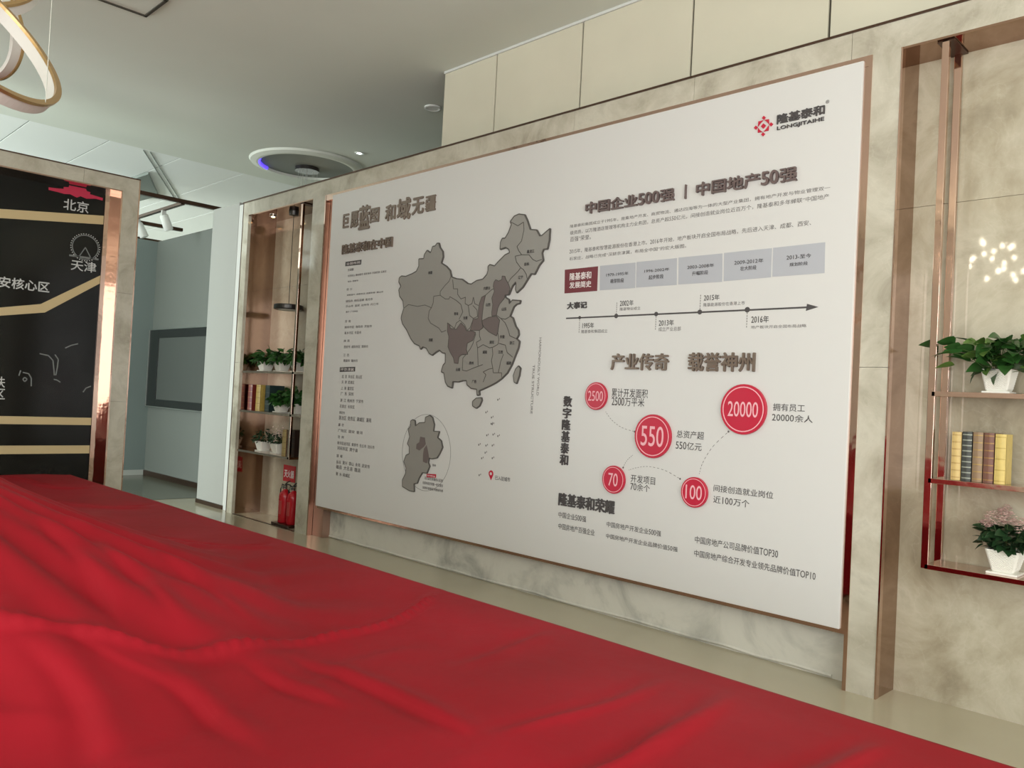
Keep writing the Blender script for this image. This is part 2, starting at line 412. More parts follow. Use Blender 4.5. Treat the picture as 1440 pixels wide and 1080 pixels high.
POLY= {'outline': [(-6.43, 2.365), (-6.4, 2.435), (-6.421, 2.508), (-6.476, 2.556), (-6.497, 2.62), (-6.466, 2.655), (-6.504, 2.698), (-6.5, 2.738), (-6.464, 2.754), (-6.398, 2.745), (-6.299, 2.764), (-6.236, 2.782), (-6.202, 2.828), (-6.208, 2.899), (-6.134, 2.895), (-6.128, 2.932), (-6.09, 2.97), (-6.035, 2.941), (-6.01, 2.999), (-5.972, 3.0), (-5.948, 3.023), (-5.921, 3.021), (-5.904, 2.98), (-5.861, 2.938), (-5.85, 2.89), (-5.872, 2.832), (-5.797, 2.796), (-5.742, 2.753), (-5.717, 2.693), (-5.646, 2.671), (-5.569, 2.661), (-5.492, 2.619), (-5.442, 2.609), (-5.371, 2.636), (-5.294, 2.643), (-5.244, 2.68), (-5.231, 2.714), (-5.234, 2.75), (-5.212, 2.764), (-5.152, 2.748), (-5.093, 2.791), (-5.028, 2.833), (-4.974, 2.847), (-4.987, 2.876), (-5.027, 2.896), (-5.094, 2.886), (-5.093, 2.95), (-5.073, 2.979), (-5.039, 2.976), (-5.003, 3.019), (-4.971, 3.086), (-4.987, 3.112), (-4.941, 3.153), (-4.887, 3.164), (-4.821, 3.15), (-4.785, 3.096), (-4.746, 3.018), (-4.673, 3.006), (-4.633, 2.953), (-4.608, 2.954), (-4.524, 3.001), (-4.525, 2.908), (-4.54, 2.838), (-4.584, 2.838), (-4.598, 2.809), (-4.581, 2.748), (-4.622, 2.713), (-4.645, 2.677), (-4.669, 2.641), (-4.711, 2.648), (-4.75, 2.601), (-4.799, 2.543), (-4.866, 2.5), (-4.882, 2.532), (-4.877, 2.571), (-4.883, 2.591), (-4.92, 2.562), (-4.958, 2.49), (-5.003, 2.488), (-5.001, 2.469), (-4.955, 2.447), (-4.947, 2.411), (-4.911, 2.441), (-4.818, 2.432), (-4.822, 2.409), (-4.861, 2.404), (-4.892, 2.383), (-4.931, 2.306), (-4.897, 2.29), (-4.859, 2.219), (-4.824, 2.183), (-4.816, 2.148), (-4.84, 2.114), (-4.804, 2.091), (-4.813, 2.037), (-4.851, 1.96), (-4.879, 1.898), (-4.929, 1.828), (-4.992, 1.78), (-5.057, 1.744), (-5.136, 1.712), (-5.227, 1.681), (-5.267, 1.668), (-5.258, 1.632), (-5.287, 1.628), (-5.297, 1.68), (-5.37, 1.686), (-5.427, 1.717), (-5.436, 1.753), (-5.485, 1.752), (-5.546, 1.739), (-5.621, 1.741), (-5.627, 1.683), (-5.688, 1.698), (-5.723, 1.735), (-5.749, 1.815), (-5.789, 1.827), (-5.768, 1.886), (-5.738, 1.911), (-5.744, 1.996), (-5.784, 2.0), (-5.832, 2.026), (-5.877, 2.009), (-5.934, 1.979), (-5.976, 1.996), (-6.021, 2.044), (-6.077, 2.058), (-6.109, 2.036), (-6.126, 2.067), (-6.205, 2.09), (-6.266, 2.139), (-6.338, 2.225), (-6.408, 2.285), (-6.435, 2.339)], 'hainan': [(-5.297, 1.603), (-5.233, 1.609), (-5.225, 1.586), (-5.251, 1.537), (-5.29, 1.515), (-5.34, 1.533), (-5.343, 1.573)], 'taiwan': [(-4.802, 1.887), (-4.777, 1.868), (-4.786, 1.807), (-4.813, 1.741), (-4.841, 1.752), (-4.856, 1.806), (-4.833, 1.86)], 'hebei': [(-5.148, 2.604), (-5.126, 2.627), (-5.091, 2.612), (-5.052, 2.622), (-5.049, 2.653), (-5.015, 2.647), (-5.001, 2.618), (-4.971, 2.585), (-4.946, 2.544), (-4.959, 2.49), (-5.003, 2.489), (-5.009, 2.458), (-5.062, 2.414), (-5.082, 2.379), (-5.094, 2.32), (-5.151, 2.314), (-5.154, 2.35), (-5.147, 2.414), (-5.163, 2.47), (-5.136, 2.525), (-5.153, 2.573)], 'shaanxi': [(-5.246, 2.499), (-5.264, 2.419), (-5.271, 2.355), (-5.276, 2.274), (-5.254, 2.217), (-5.3, 2.194), (-5.348, 2.196), (-5.42, 2.197), (-5.4, 2.246), (-5.391, 2.294), (-5.326, 2.3), (-5.325, 2.373), (-5.318, 2.43), (-5.293, 2.485)], 'henan': [(-5.271, 2.278), (-5.191, 2.304), (-5.094, 2.312), (-5.051, 2.275), (-5.059, 2.228), (-5.066, 2.173), (-5.081, 2.142), (-5.128, 2.159), (-5.181, 2.18), (-5.237, 2.217), (-5.262, 2.242)], 'sichuan': [(-5.735, 2.273), (-5.701, 2.256), (-5.692, 2.222), (-5.609, 2.211), (-5.55, 2.268), (-5.498, 2.233), (-5.471, 2.196), (-5.385, 2.189), (-5.348, 2.176), (-5.379, 2.108), (-5.45, 2.084), (-5.457, 2.027), (-5.436, 1.986), (-5.515, 1.982), (-5.551, 1.962), (-5.559, 1.904), (-5.609, 1.908), (-5.626, 1.953), (-5.681, 2.012), (-5.71, 2.054), (-5.705, 2.146), (-5.729, 2.197)], 'inset': [(-6.174, 1.369), (-6.139, 1.362), (-6.127, 1.311), (-6.068, 1.345), (-5.986, 1.353), (-5.984, 1.401), (-5.925, 1.421), (-5.883, 1.406), (-5.851, 1.34), (-5.859, 1.28), (-5.774, 1.281), (-5.795, 1.225), (-5.741, 1.199), (-5.717, 1.142), (-5.751, 1.085), (-5.787, 1.04), (-5.865, 1.025), (-5.898, 1.031), (-5.908, 0.987), (-5.885, 0.955), (-5.92, 0.888), (-5.987, 0.886), (-6.031, 0.83), (-6.054, 0.78), (-6.102, 0.771), (-6.092, 0.698), (-6.165, 0.699), (-6.274, 0.726), (-6.28, 0.787), (-6.236, 0.853), (-6.233, 0.906), (-6.274, 0.963), (-6.244, 1.027), (-6.196, 1.045), (-6.201, 1.11), (-6.232, 1.138), (-6.214, 1.179), (-6.203, 1.206), (-6.233, 1.274), (-6.197, 1.307), (-6.201, 1.355)], 'inset_a': [(-6.043, 1.217), (-5.974, 1.213), (-5.956, 1.154), (-5.981, 1.126), (-6.046, 1.087), (-6.095, 1.1), (-6.092, 1.144), (-6.052, 1.164)], 'inset_b': [(-5.979, 1.109), (-5.942, 1.147), (-5.917, 1.089), (-5.899, 1.039), (-5.927, 0.977), (-5.983, 0.989), (-5.988, 1.049)], 'red_tag': [(-5.933, 0.881), (-5.798, 0.89), (-5.798, 0.858), (-5.933, 0.849)], 'label_a': [(-7.476, 2.977), (-7.18, 2.976), (-7.185, 2.926), (-7.476, 2.93)], 'label_b': [(-7.47, 1.855), (-7.188, 1.862), (-7.187, 1.814), (-7.472, 1.806)], 'red_box': [(-4.35, 2.655), (-4.013, 2.656), (-4.01, 2.467), (-4.342, 2.466)], 'box1': [(-3.993, 2.658), (-3.659, 2.656), (-3.652, 2.468), (-3.985, 2.47)], 'box2': [(-3.651, 2.658), (-3.301, 2.658), (-3.293, 2.468), (-3.645, 2.47)], 'box3': [(-3.288, 2.66), (-2.94, 2.658), (-2.933, 2.466), (-3.28, 2.47)], 'box4': [(-2.929, 2.66), (-2.583, 2.66), (-2.58, 2.472), (-2.922, 2.469)], 'box5': [(-2.575, 2.661), (-2.233, 2.663), (-2.229, 2.473), (-2.572, 2.474)]}
LINES= [[(-6.4, 2.435), (-6.33, 2.468), (-6.186, 2.444), (-6.076, 2.452), (-5.978, 2.422), (-6.009, 2.393), (-6.017, 2.324)], [(-5.978, 2.422), (-5.955, 2.468), (-5.953, 2.528), (-5.86, 2.532), (-5.785, 2.494), (-5.733, 2.491), (-5.722, 2.512), (-5.63, 2.473), (-5.564, 2.433), (-5.533, 2.365), (-5.578, 2.301)], [(-5.86, 2.532), (-5.863, 2.566), (-5.796, 2.622), (-5.746, 2.652), (-5.724, 2.693)], [(-5.696, 2.666), (-5.676, 2.581), (-5.619, 2.577), (-5.615, 2.527), (-5.568, 2.483), (-5.507, 2.496), (-5.508, 2.439), (-5.464, 2.42), (-5.416, 2.434), (-5.402, 2.491), (-5.38, 2.432), (-5.33, 2.414)], [(-6.017, 2.324), (-5.98, 2.279), (-5.855, 2.229), (-5.812, 2.19), (-5.749, 2.205)], [(-5.715, 2.263), (-5.634, 2.219), (-5.613, 2.268), (-5.565, 2.292)], [(-5.464, 2.42), (-5.438, 2.329), (-5.388, 2.302), (-5.335, 2.317), (-5.345, 2.374), (-5.403, 2.417)], [(-5.565, 2.292), (-5.499, 2.249), (-5.459, 2.198), (-5.424, 2.222), (-5.392, 2.286)], [(-4.827, 3.089), (-4.817, 3.022), (-4.838, 2.932), (-4.889, 2.89), (-4.864, 2.849), (-4.829, 2.815), (-4.743, 2.807), (-4.698, 2.765), (-4.655, 2.746), (-4.594, 2.756)], [(-4.987, 3.112), (-4.891, 3.065), (-4.827, 3.089)], [(-4.829, 2.815), (-4.905, 2.81), (-4.885, 2.758), (-4.832, 2.707), (-4.863, 2.678), (-4.946, 2.622), (-4.977, 2.585)], [(-4.832, 2.707), (-4.799, 2.689), (-4.764, 2.648), (-4.75, 2.609)], [(-5.246, 2.499), (-5.174, 2.543), (-5.152, 2.549)], [(-5.094, 2.32), (-5.041, 2.291), (-4.984, 2.281), (-4.931, 2.302)], [(-5.041, 2.291), (-4.982, 2.249), (-4.945, 2.194), (-4.919, 2.139), (-4.84, 2.114)], [(-5.3, 2.194), (-5.296, 2.146), (-5.276, 2.113), (-5.333, 2.09), (-5.312, 2.041), (-5.243, 2.069), (-5.159, 2.04), (-5.114, 2.047), (-5.059, 2.07), (-5.05, 2.11), (-5.066, 2.165)], [(-5.312, 2.041), (-5.294, 1.888)], [(-5.125, 2.04), (-5.115, 1.984), (-5.128, 1.929), (-5.106, 1.865)], [(-4.985, 1.984), (-5.014, 1.921), (-5.035, 1.827)], [(-5.048, 2.078), (-4.968, 2.062), (-4.941, 1.999), (-4.873, 1.96)], [(-5.441, 1.838), (-5.358, 1.863), (-5.236, 1.896)], [(-5.106, 1.865), (-5.157, 1.857), (-5.225, 1.832), (-5.188, 1.809), (-5.218, 1.744)], [(-5.035, 1.827), (-5.097, 1.826), (-5.106, 1.865)], [(-5.035, 1.827), (-4.995, 1.827), (-4.993, 1.788)], [(-5.345, 2.163), (-5.375, 2.082), (-5.407, 2.034), (-5.441, 2.001)], [(-5.441, 2.001), (-5.499, 1.952), (-5.497, 1.845), (-5.441, 1.838)]]
DOTS= [(-4.171, 2.268), (-3.814, 2.268), (-3.455, 2.269), (-3.095, 2.269), (-2.737, 2.27)]
TICKS= [((-4.171, 2.268), (-4.157, 2.145)), ((-3.814, 2.268), (-3.811, 2.374)), ((-3.455, 2.269), (-3.452, 2.151)), ((-3.095, 2.269), (-3.096, 2.394)), ((-2.737, 2.27), (-2.732, 2.147))]
ARROW= [(-4.312, 2.267), (-2.33, 2.268), (-2.331, 2.29), (-2.258, 2.267), (-2.337, 2.246)]
BADGES= [('2500', -3.959, 1.665, 0.105), ('550', -3.425, 1.397, 0.155), ('20000', -2.726, 1.619, 0.164), ('70', -3.754, 1.055, 0.103), ('100', -3.064, 1.041, 0.103)]
ARCS= [[(-3.87, 1.551), (-3.807, 1.491), (-3.712, 1.442), (-3.594, 1.419)], [(-3.602, 1.248), (-3.652, 1.204), (-3.682, 1.15)], [(-3.63, 1.137), (-3.553, 1.163), (-3.45, 1.179), (-3.315, 1.164), (-3.19, 1.119)], [(-3.04, 1.168), (-3.017, 1.246), (-2.947, 1.358), (-2.834, 1.467)]]
ISL= [(-5.178, 1.484), (-5.106, 1.444), (-5.092, 1.387), (-5.106, 1.39), (-5.153, 1.288), (-5.075, 1.3), (-5.016, 1.291), (-5.247, 1.2), (-5.156, 1.2), (-5.078, 1.206), (-5.162, 1.138), (-5.202, 1.087), (-5.07, 1.099), (-5.039, 1.598), (-5.222, 0.939)]
PIN= [(-5.07, 0.924), (-5.074, 0.967)]
LOGO= [(-2.68, 3.467), (-2.681, 3.523), (-2.739, 3.469), (-2.628, 3.468), (-2.682, 3.412)]
MAPLAB= [('新疆', -6.019, 2.753), ('青海', -5.62, 2.352), ('甘肃', -5.492, 2.31), ('西藏', -5.959, 2.121), ('云南', -5.555, 1.85), ('贵州', -5.381, 1.909), ('广西', -5.332, 1.747), ('内蒙古', -5.231, 2.559), ('黑龙江', -4.724, 2.834), ('吉林', -4.764, 2.732), ('辽宁', -4.826, 2.627), ('山西', -5.205, 2.415), ('山东', -5.002, 2.369), ('湖北', -5.134, 2.089), ('安徽', -5.007, 2.133), ('江西', -5.02, 2.003), ('浙江', -4.887, 2.08), ('福建', -4.913, 1.91), ('湖南', -5.215, 2.004)]
# chandelier rings: centre, two in-plane axes, normal, radius
RINGS= [((-3.9538, -4.2109, 3.0396), (0.4369, 0.4604, -0.7727), (-0.6167, 0.7787, 0.1153), (0.6548, 0.4262, 0.6242), 0.458), ((-5.0269, -3.8806, 3.3803), (0.4093, 0.4335, -0.8028), (-0.8225, -0.2055, -0.5303), (-0.3949, 0.8774, 0.2725), 0.23), ((-4.7284, -4.0099, 3.517), (0.6078, 0.6241, -0.4909), (-0.2819, 0.7475, 0.6015), (0.7423, -0.2272, 0.6303), 0.275)]
# ------------------------------------------------------------------ materials
random.seed(7)
M = {}
M['marble'] = marble('polished_beige_marble', [(0.28, (150, 143, 126)), (0.44, (182, 176, 159)), (0.58, (198, 193, 177)), (0.75, (168, 162, 147))], 0.10, 2.6, 0.10)
M['marble_in'] = marble('polished_taupe_marble', [(0.28, (136, 126, 106)), (0.44, (170, 161, 139)), (0.58, (190, 183, 163)), (0.75, (154, 145, 125))], 0.035, 1.9, 0.08)
M['marble_shaded'] = marble('shaded_niche_marble', [(0.28, (132, 118, 100)), (0.44, (158, 144, 124)), (0.60, (172, 160, 140)), (0.78, (146, 132, 114))], 0.09, 1.9, 0.08)  # left niche stone, its dimmer light put into the darker tone
M['plaster'] = marble('patched_white_plaster', [(0.28, (150, 149, 140)), (0.42, (192, 191, 180)), (0.52, (212, 210, 198)), (0.8, (222, 220, 208))], 0.75, 2.2, 0.04)
M['panel'] = mat('cream_wall_panel', (212, 207, 187), 0.45, noise=0.03, nscale=2)
M['joint'] = mat('dark_joint', (70, 66, 56), 0.7)
M['ceiling'] = mat('matt_ceiling_paint', (222, 226, 216), 0.9, noise=0.02, nscale=1)
M['tile'] = mat('white_ceiling_tile', (240, 243, 240), 0.85)
M['seam'] = mat('ceiling_seam', (150, 158, 152), 0.8)
M['floor'] = mat('polished_floor_tile', (186, 178, 154), 0.14, noise=0.03, nscale=1.5)
M['white_paint'] = mat('white_wall_paint', (214, 216, 212), 0.7)
M['grey_paint'] = mat('grey_wall_paint', (124, 129, 124), 0.75)
M['pillar_shaded'] = mat('shaded_white_pillar', (170, 172, 167), 0.75)  # white pillar, the shade on its front put into the grey
M['blue_paint'] = mat('pale_blue_wall_paint', (142, 154, 152), 0.75)
M['gold'] = mat('rose_gold_mirror', (206, 176, 160), 0.07, 1.0, bump=0.14, bscale=4.0)
M['satin_rose'] = mat('brushed_rose_metal', (188, 156, 142), 0.38, 0.9, bump=0.1, bscale=5)
M['bronze'] = mat('bronze_mirror', (166, 136, 116), 0.08, 1.0, bump=0.05, bscale=4.0)
M['edge'] = mat('dark_bronze_edge', (92, 70, 58), 0.3, 0.8)
M['board'] = mat('white_acrylic_board', (212, 211, 208), 0.32, spec=0.5)
M['grey_letter'] = mat('grey_brown_letter', (112, 96, 94), 0.4, 0.3)
M['brown_letter'] = mat('bronze_letter', (120, 104, 92), 0.35, 0.4)
M['ink'] = mat('dark_ink', (72, 68, 68), 0.6)
M['ink_soft'] = mat('soft_ink', (98, 93, 92), 0.6)
M['white_ink'] = mat('white_ink', (232, 224, 222), 0.6)
M['map'] = mat('map_grey', (146, 143, 137), 0.35)
M['map_dark'] = mat('map_dark_grey', (110, 99, 97), 0.35)
M['map_line'] = mat('map_border_line', (84, 80, 76), 0.6)
M['stage'] = mat('timeline_silver_grey', (176, 178, 184), 0.5)
M['maroon'] = mat('maroon_print', (112, 44, 52), 0.5)
M['red'] = mat('crimson_acrylic', (190, 28, 58), 0.35)
M['pink'] = mat('pale_pink_ring', (238, 178, 186), 0.5)
M['cloth'] = None
M['black'] = mat('gloss_black_panel', (13, 14, 13), 0.12, spec=0.3, noise=0.25, nscale=1.2)
M['cream'] = mat('cream_stripe_print', (206, 184, 138), 0.5)
M['silver'] = mat('silver_print', (196, 198, 196), 0.5)
M['dim_silver'] = mat('dim_silver_marks', (120, 124, 122), 0.5)
M['hot_red'] = mat('bright_red_print', (200, 40, 76), 0.5)
M['gunmetal'] = mat('gunmetal', (66, 64, 62), 0.3, 0.7)
M['tvframe'] = mat('dark_grey_frame', (40, 44, 43), 0.4)
M['screen'] = mat('switched_off_screen', (96, 100, 97), 0.3)
M['ring_white'] = mat('white_diffuser', (206, 205, 198), 0.5)
M['ring_gold'] = mat('satin_gold', (188, 158, 110), 0.3, 0.8)
M['wire'] = mat('steel_wire', (200, 204, 200), 0.3, 0.8)
M['pot'] = mat('white_glazed_pot', (232, 230, 220), 0.3)
M['leaf'] = mat('pothos_leaf', (44, 84, 34), 0.4, noise=0.35, nscale=9)
M['leaf_light'] = mat('young_pothos_leaf', (86, 118, 52), 0.4, noise=0.2, nscale=9)
M['leaf_dark'] = mat('kalanchoe_leaf', (30, 58, 30), 0.45, noise=0.3, nscale=20)
M['stem'] = mat('green_stem', (70, 92, 48), 0.5)
M['blossom'] = mat('pale_pink_blossom', (232, 204, 196), 0.6, noise=0.25, nscale=60)
M['soil'] = mat('potting_soil', (58, 44, 34), 0.9)
M['paper'] = mat('book_pages', (214, 202, 164), 0.8)
M['extinguisher'] = mat('extinguisher_red', (176, 22, 34), 0.25)
M['rubber'] = mat('black_rubber', (26, 26, 26), 0.5)
M['chrome'] = mat('chrome', (210, 210, 208), 0.15, 1.0)
M['violet'] = mat('violet_led', (70, 50, 230), 0.5, emit=3.0)
M['warm'] = mat('warm_lamp', (255, 214, 150), 0.5, emit=14.0)
M['cool'] = mat('cool_lamp', (240, 255, 245), 0.5, emit=8.0)
M['crystal'] = mat('lit_crystal', (255, 240, 214), 0.5, emit=45.0)
M['wood'] = mat('dark_table_board', (84, 84, 74), 0.6)


def cloth_mat():
    m, nt, b = newmat('red_satin_cloth')
    L = nt.links.new
    tc = nt.nodes.new('ShaderNodeTexCoord')
    n = nt.nodes.new('ShaderNodeTexNoise')
    n.inputs['Scale'].default_value = 1.6
    n.inputs['Detail'].default_value = 6
    r = nt.nodes.new('ShaderNodeValToRGB')
    r.color_ramp.elements[0].position = 0.32
    r.color_ramp.elements[0].color = (*lin((134, 8, 23)), 1)
    r.color_ramp.elements[1].position = 0.72
    r.color_ramp.elements[1].color = (*lin((152, 12, 31)), 1)
    L(tc.outputs['Object'], n.inputs['Vector'])
    L(n.outputs['Fac'], r.inputs['Fac'])
    L(r.outputs['Color'], b.inputs['Base Color'])
    b.inputs['Roughness'].default_value = 0.62
    b.inputs['Specular IOR Level'].default_value = 0.22
    w = nt.nodes.new('ShaderNodeTexNoise')
    w.inputs['Scale'].default_value = 3.0
    w.inputs['Detail'].default_value = 4
    w.inputs['Distortion'].default_value = 0.2
    bp = nt.nodes.new('ShaderNodeBump')
    bp.inputs['Strength'].default_value = 0.25
    bp.inputs['Distance'].default_value = 0.03
    L(tc.outputs['Object'], w.inputs['Vector'])
    L(w.outputs['Fac'], bp.inputs['Height'])
    L(bp.outputs['Normal'], b.inputs['Normal'])
    return m


M['cloth'] = cloth_mat()

# ------------------------------------------------------------------ the room shell
ZC = 4.84                                    # ceiling height
struct('floor', B(-24, 4.0, -10, 6.0, -0.1, 0.0), M['floor'])
struct('ceiling', B(-11.85, 4.0, -10, 6.0, ZC, ZC + 0.12), M['ceiling'])
far_ceiling = setting('ceiling_far')
obj('backing', B(-24, -11.85, -10, 6.0, ZC + 0.012, ZC + 0.12), M['seam'], far_ceiling)
ys = [-10 + 0.97 * i + 0.26 for i in range(-1, 17)]
for i, xa in enumerate((-23.85, -20.85, -17.85, -14.85)):
    for ya in ys:
        y0, y1 = max(-10, ya), min(6, ya + 0.95)
        if y1 - y0 < 0.2:
            continue
        obj('ceiling_tile', B(xa, -11.85 if xa > -15 else xa + 2.98, y0, y1, ZC, ZC + 0.012), M['tile'], far_ceiling)
# outer walls, mostly out of frame; glass fronts are left open between their posts
rear = setting('wall_rear')
obj('sill', B(-24, 4.0, -10.2, -10, 0, 0.35), M['white_paint'], rear)
obj('header', B(-24, 4.0, -10.2, -10, 4.25, ZC), M['white_paint'], rear)
for x in (-24, -21.2, -18.4, -15.6, -7.6, -5.0, -2.2, 0.6, 3.9):
    obj('mullion', B(x, x + 0.1, -10.15, -10.0, 0.35, 4.25), M['gunmetal'], rear)
obj('added_pier', B(-13.4, -2.7, -10.2, -9.95, 0, ZC), M['white_paint'], rear)  # added unseen pier, keeps the bright window out of the gold mirrors
rightw = setting('wall_right')
obj('sill', B(4.0, 4.2, -10, 6, 0, 0.35), M['white_paint'], rightw)
obj('header', B(4.0, 4.2, -10, 6, 4.25, ZC), M['white_paint'], rightw)
obj('solid_part', B(4.0, 4.2, -1.5, 6, 0.35, 4.25), M['white_paint'], rightw)
for x in (-10, -7.9, -5.8, -3.7, -1.6):
    obj('mullion', B(4.05, 4.15, x, x + 0.1, 0.35, 4.25), M['gunmetal'], rightw)
struct('wall_back', B(-24, 4.2, 6.0, 6.2, 0, ZC), M['white_paint'])
struct('wall_left', B(-24.2, -24, -10, 6, 0, ZC), M['blue_paint'])

# ------------------------------------------------------------------ the long marble-clad wall (front face y = 0)
WT = 3.93                                    # its top
W = setting('wall_front')


def slabs(name, x0, x1, y0, y1, z0, z1, nx, nz, m, parent, gap=0.0025):
    xs = [x0 + (x1 - x0) * i / nx for i in range(nx + 1)] if isinstance(nx, int) else nx
    zs = [z0 + (z1 - z0) * i / nz for i in range(nz + 1)] if isinstance(nz, int) else nz
    for i in range(len(xs) - 1):
        for j in range(len(zs) - 1):
            obj(name, B(xs[i] + (gap if i else 0), xs[i + 1], y0, y1, zs[j] + (gap if j else 0), zs[j + 1]), m, parent)


RX = 3.0                                     # right end, out of frame
obj('wall_core', B(-9.86, RX, 0.40, 0.60, 0, WT), M['white_paint'], W)
obj('lintel_core', B(-9.86, RX, 0.04, 0.40, 3.78, WT - 0.01), M['white_paint'], W)
slabs('marble_slab', -9.90, RX, 0.0, 0.04, 3.765, WT, [-9.90, -8.80, -7.70, -6.58, -5.46, -4.35, -3.24, -2.13, -1.0, 0.1, 1.2, RX], 1, M['marble'], W)
obj('cap_strip', B(-9.91, RX, -0.012, 0.6, WT, WT + 0.012), M['edge'], W)
# jambs and the column between the board and the shelf niche
slabs('marble_slab', -9.90, -9.76, 0.0, 0.04, 0, 3.765, 1, [0, 1.9, 3.765], M['marble'], W)
obj('jamb_core', B(-9.86, -9.77, 0.04, 0.40, 0, 3.765), M['white_paint'], W)
slabs('marble_slab', -8.235, -7.985, 0.0, 0.04, 0, 3.765, 1, [0, 1.9, 3.765], M['marble'], W)
obj('jamb_core', B(-8.225, -7.995, 0.04, 0.40, 0, 3.765), M['white_paint'], W)
slabs('marble_slab', -2.0, -1.835, 0.0, 0.04, 0, 3.765, 1, [0, 1.9, 3.765], M['marble'], W)
obj('jamb_core', B(-1.99, -1.85, 0.04, 0.40, 0, 3.765), M['white_paint'], W)
slabs('marble_slab', -0.1, RX, 0.0, 0.04, 0, 3.765, 3, [0, 1.9, 3.765], M['marble'], W)
obj('jamb_core', B(-0.09, RX, 0.04, 0.40, 0, 3.765), M['white_paint'], W)
# thin metal edges beside the column
obj('edge_strip', B(-1.835, -1.826, -0.004, 0.04, 0, 3.765), M['gold'], W)
obj('edge_strip', B(-2.022, -2.0, -0.004, 0.04, 0, 3.765), M['gold'], W)
obj('edge_strip', B(-9.912, -9.90, -0.004, 0.04, 0, WT), M['edge'], W)
# niche linings: left reveal, soffit, right reveal, marble back
for (a, b_, dep) in ((-9.76, -8.235, 0.385), (-1.835, -0.1, 0.27)):
    nb = M['marble_in'] if a > -5 else M['marble_shaded']
    obj('reveal_mirror', B(a - 0.006, a + 0.006, 0.04, dep, 0, 3.765), M['bronze'], W)
    obj('reveal_mirror', B(b_ - 0.006, b_ + 0.006, 0.04, dep, 0, 3.765), M['bronze'], W)
    obj('soffit_mirror', B(a, b_, 0.0, dep, 3.752, 3.765), M['bronze'], W)
    slabs('marble_slab', a, b_, dep, dep + 0.014, 0, 3.765, 1, [0, 2.88, 3.765], nb, W)
# recess behind the board
obj('recess_wall', B(-7.985, -2.0, 0.155, 0.17, 0, 3.765), M['plaster'], W)
obj('plaster_ridge', tube([(-7.9 + 0.25 * i, 0.152, 0.012 + 0.012 * random.random()) for i in range(24)], 0.012, 5), M['plaster'], W)
obj('reveal_mirror', B(-7.985, -7.965, 0.0, 0.155, 0, 3.765), M['gold'], W)
obj('floor_threshold', B(-9.74, -8.24, 0.0, 0.03, 0, 0.004), M['edge'], W)

# cream panels above the marble wall
U = setting('wall_upper')
xs = [-6.37, -5.62, -4.57, -3.48, -2.42, -1.36, -0.30, 0.76, 1.82, RX]
obj('panel_backing', B(-6.37, RX, 0.318, 0.42, WT + 0.012, ZC), M['joint'], U)
for a, b_ in zip(xs, xs[1:]):
    obj('wall_panel', B(a + (0.0 if a < -6 else 0.009), b_ - 0.009, 0.30, 0.33, WT + 0.012, ZC - 0.02), M['panel'], U, bevel=0.003)
obj('top_trim', B(-6.37, RX, 0.285, 0.33, ZC - 0.022, ZC), M['white_paint'], U)

# ------------------------------------------------------------------ far left: partition walls, pillar
struct('floor_far', B(-24, -11.3, -10, 0.68, 0.0, 0.004), mat('dark_grey_floor', (112, 112, 98), 0.2))  # thin slab, darker than the main floor
wf = setting('wall_far')
obj('plaster_face', B(-14.4, -10.92, 0.69, 0.80, 0.09, 4.01), M['grey_paint'], wf)
obj('skirting', B(-14.4, -10.92, 0.672, 0.80, 0, 0.09), M['edge'], wf)
wfl = setting('wall_far_left')
obj('plaster_face', B(-14.5, -14.4, -6.0, 0.80, 0.09, 4.01), M['blue_paint'], wfl)
obj('skirting', B(-14.5, -14.385, -6.0, 0.67, 0, 0.09), M['white_paint'], wfl)
pillar = tag(obj('pillar', B(-10.90, -10.14, 0.055, 0.66, 0.05, 3.99), M['pillar_shaded'], bevel=0.006), kind='structure')
obj('skirting', B(-10.91, -10.13, 0.045, 0.66, 0.0, 0.05), M['edge'], pillar)
obj('lit_pillar_side', B(-10.14, -9.92, 0.06, 0.40, 0, 3.95), M['white_paint'], pillar)  # stands for the pillar's lit side, its brightness put into the paler colour

# left display frame: stone surround in the plane x = -9.9
L = setting('wall_left_display')
obj('wall_core', B(-10.34, -10.14, -6.0, -1.31, 0, WT - 0.01), M['white_paint'], L)
ysl = [-6.0, -5.2, -4.1, -3.0, -1.90, -1.30]
for a, b_ in zip(ysl, ysl[1:]):
    obj('marble_slab', B(-10.14, -9.90, a + 0.0025, b_, 3.775, WT), M['marble'], L)
for a, b_ in ((0, 1.35), (1.35, 2.6), (2.6, 3.775)):
    obj('marble_slab', B(-10.14, -9.90, -1.475, -1.30, a + 0.0025, b_), M['marble'], L)
obj('cap_strip', B(-10.36, -9.89, -6.0, -1.29, WT, WT + 0.012), M['edge'], L)
obj('edge_strip', B(-9.905, -9.893, -1.300, -1.288, 0, WT), M['gold'], L)
obj('reveal_mirror', B(-10.12, -9.90, -1.492, -1.475, 0, 3.775), M['gold'], L)
obj('soffit_mirror', B(-10.12, -9.90, -6.0, -1.492, 3.76, 3.775), M['gold'], L)

# ------------------------------------------------------------------ the white display board
BT = 0.02                                   # board face stands 2 cm proud of the marble
board = thing('display_board', 'large white display board with a grey map and red round badges, on the marble wall', 'display board', (-4.92, 0, 0.34))
board_inv = Vector((-4.92, 0, 0.34))


def fb(u, v, d):                            # board coordinates to the board's local frame
    return (u + 4.92, -d, v - 0.34)


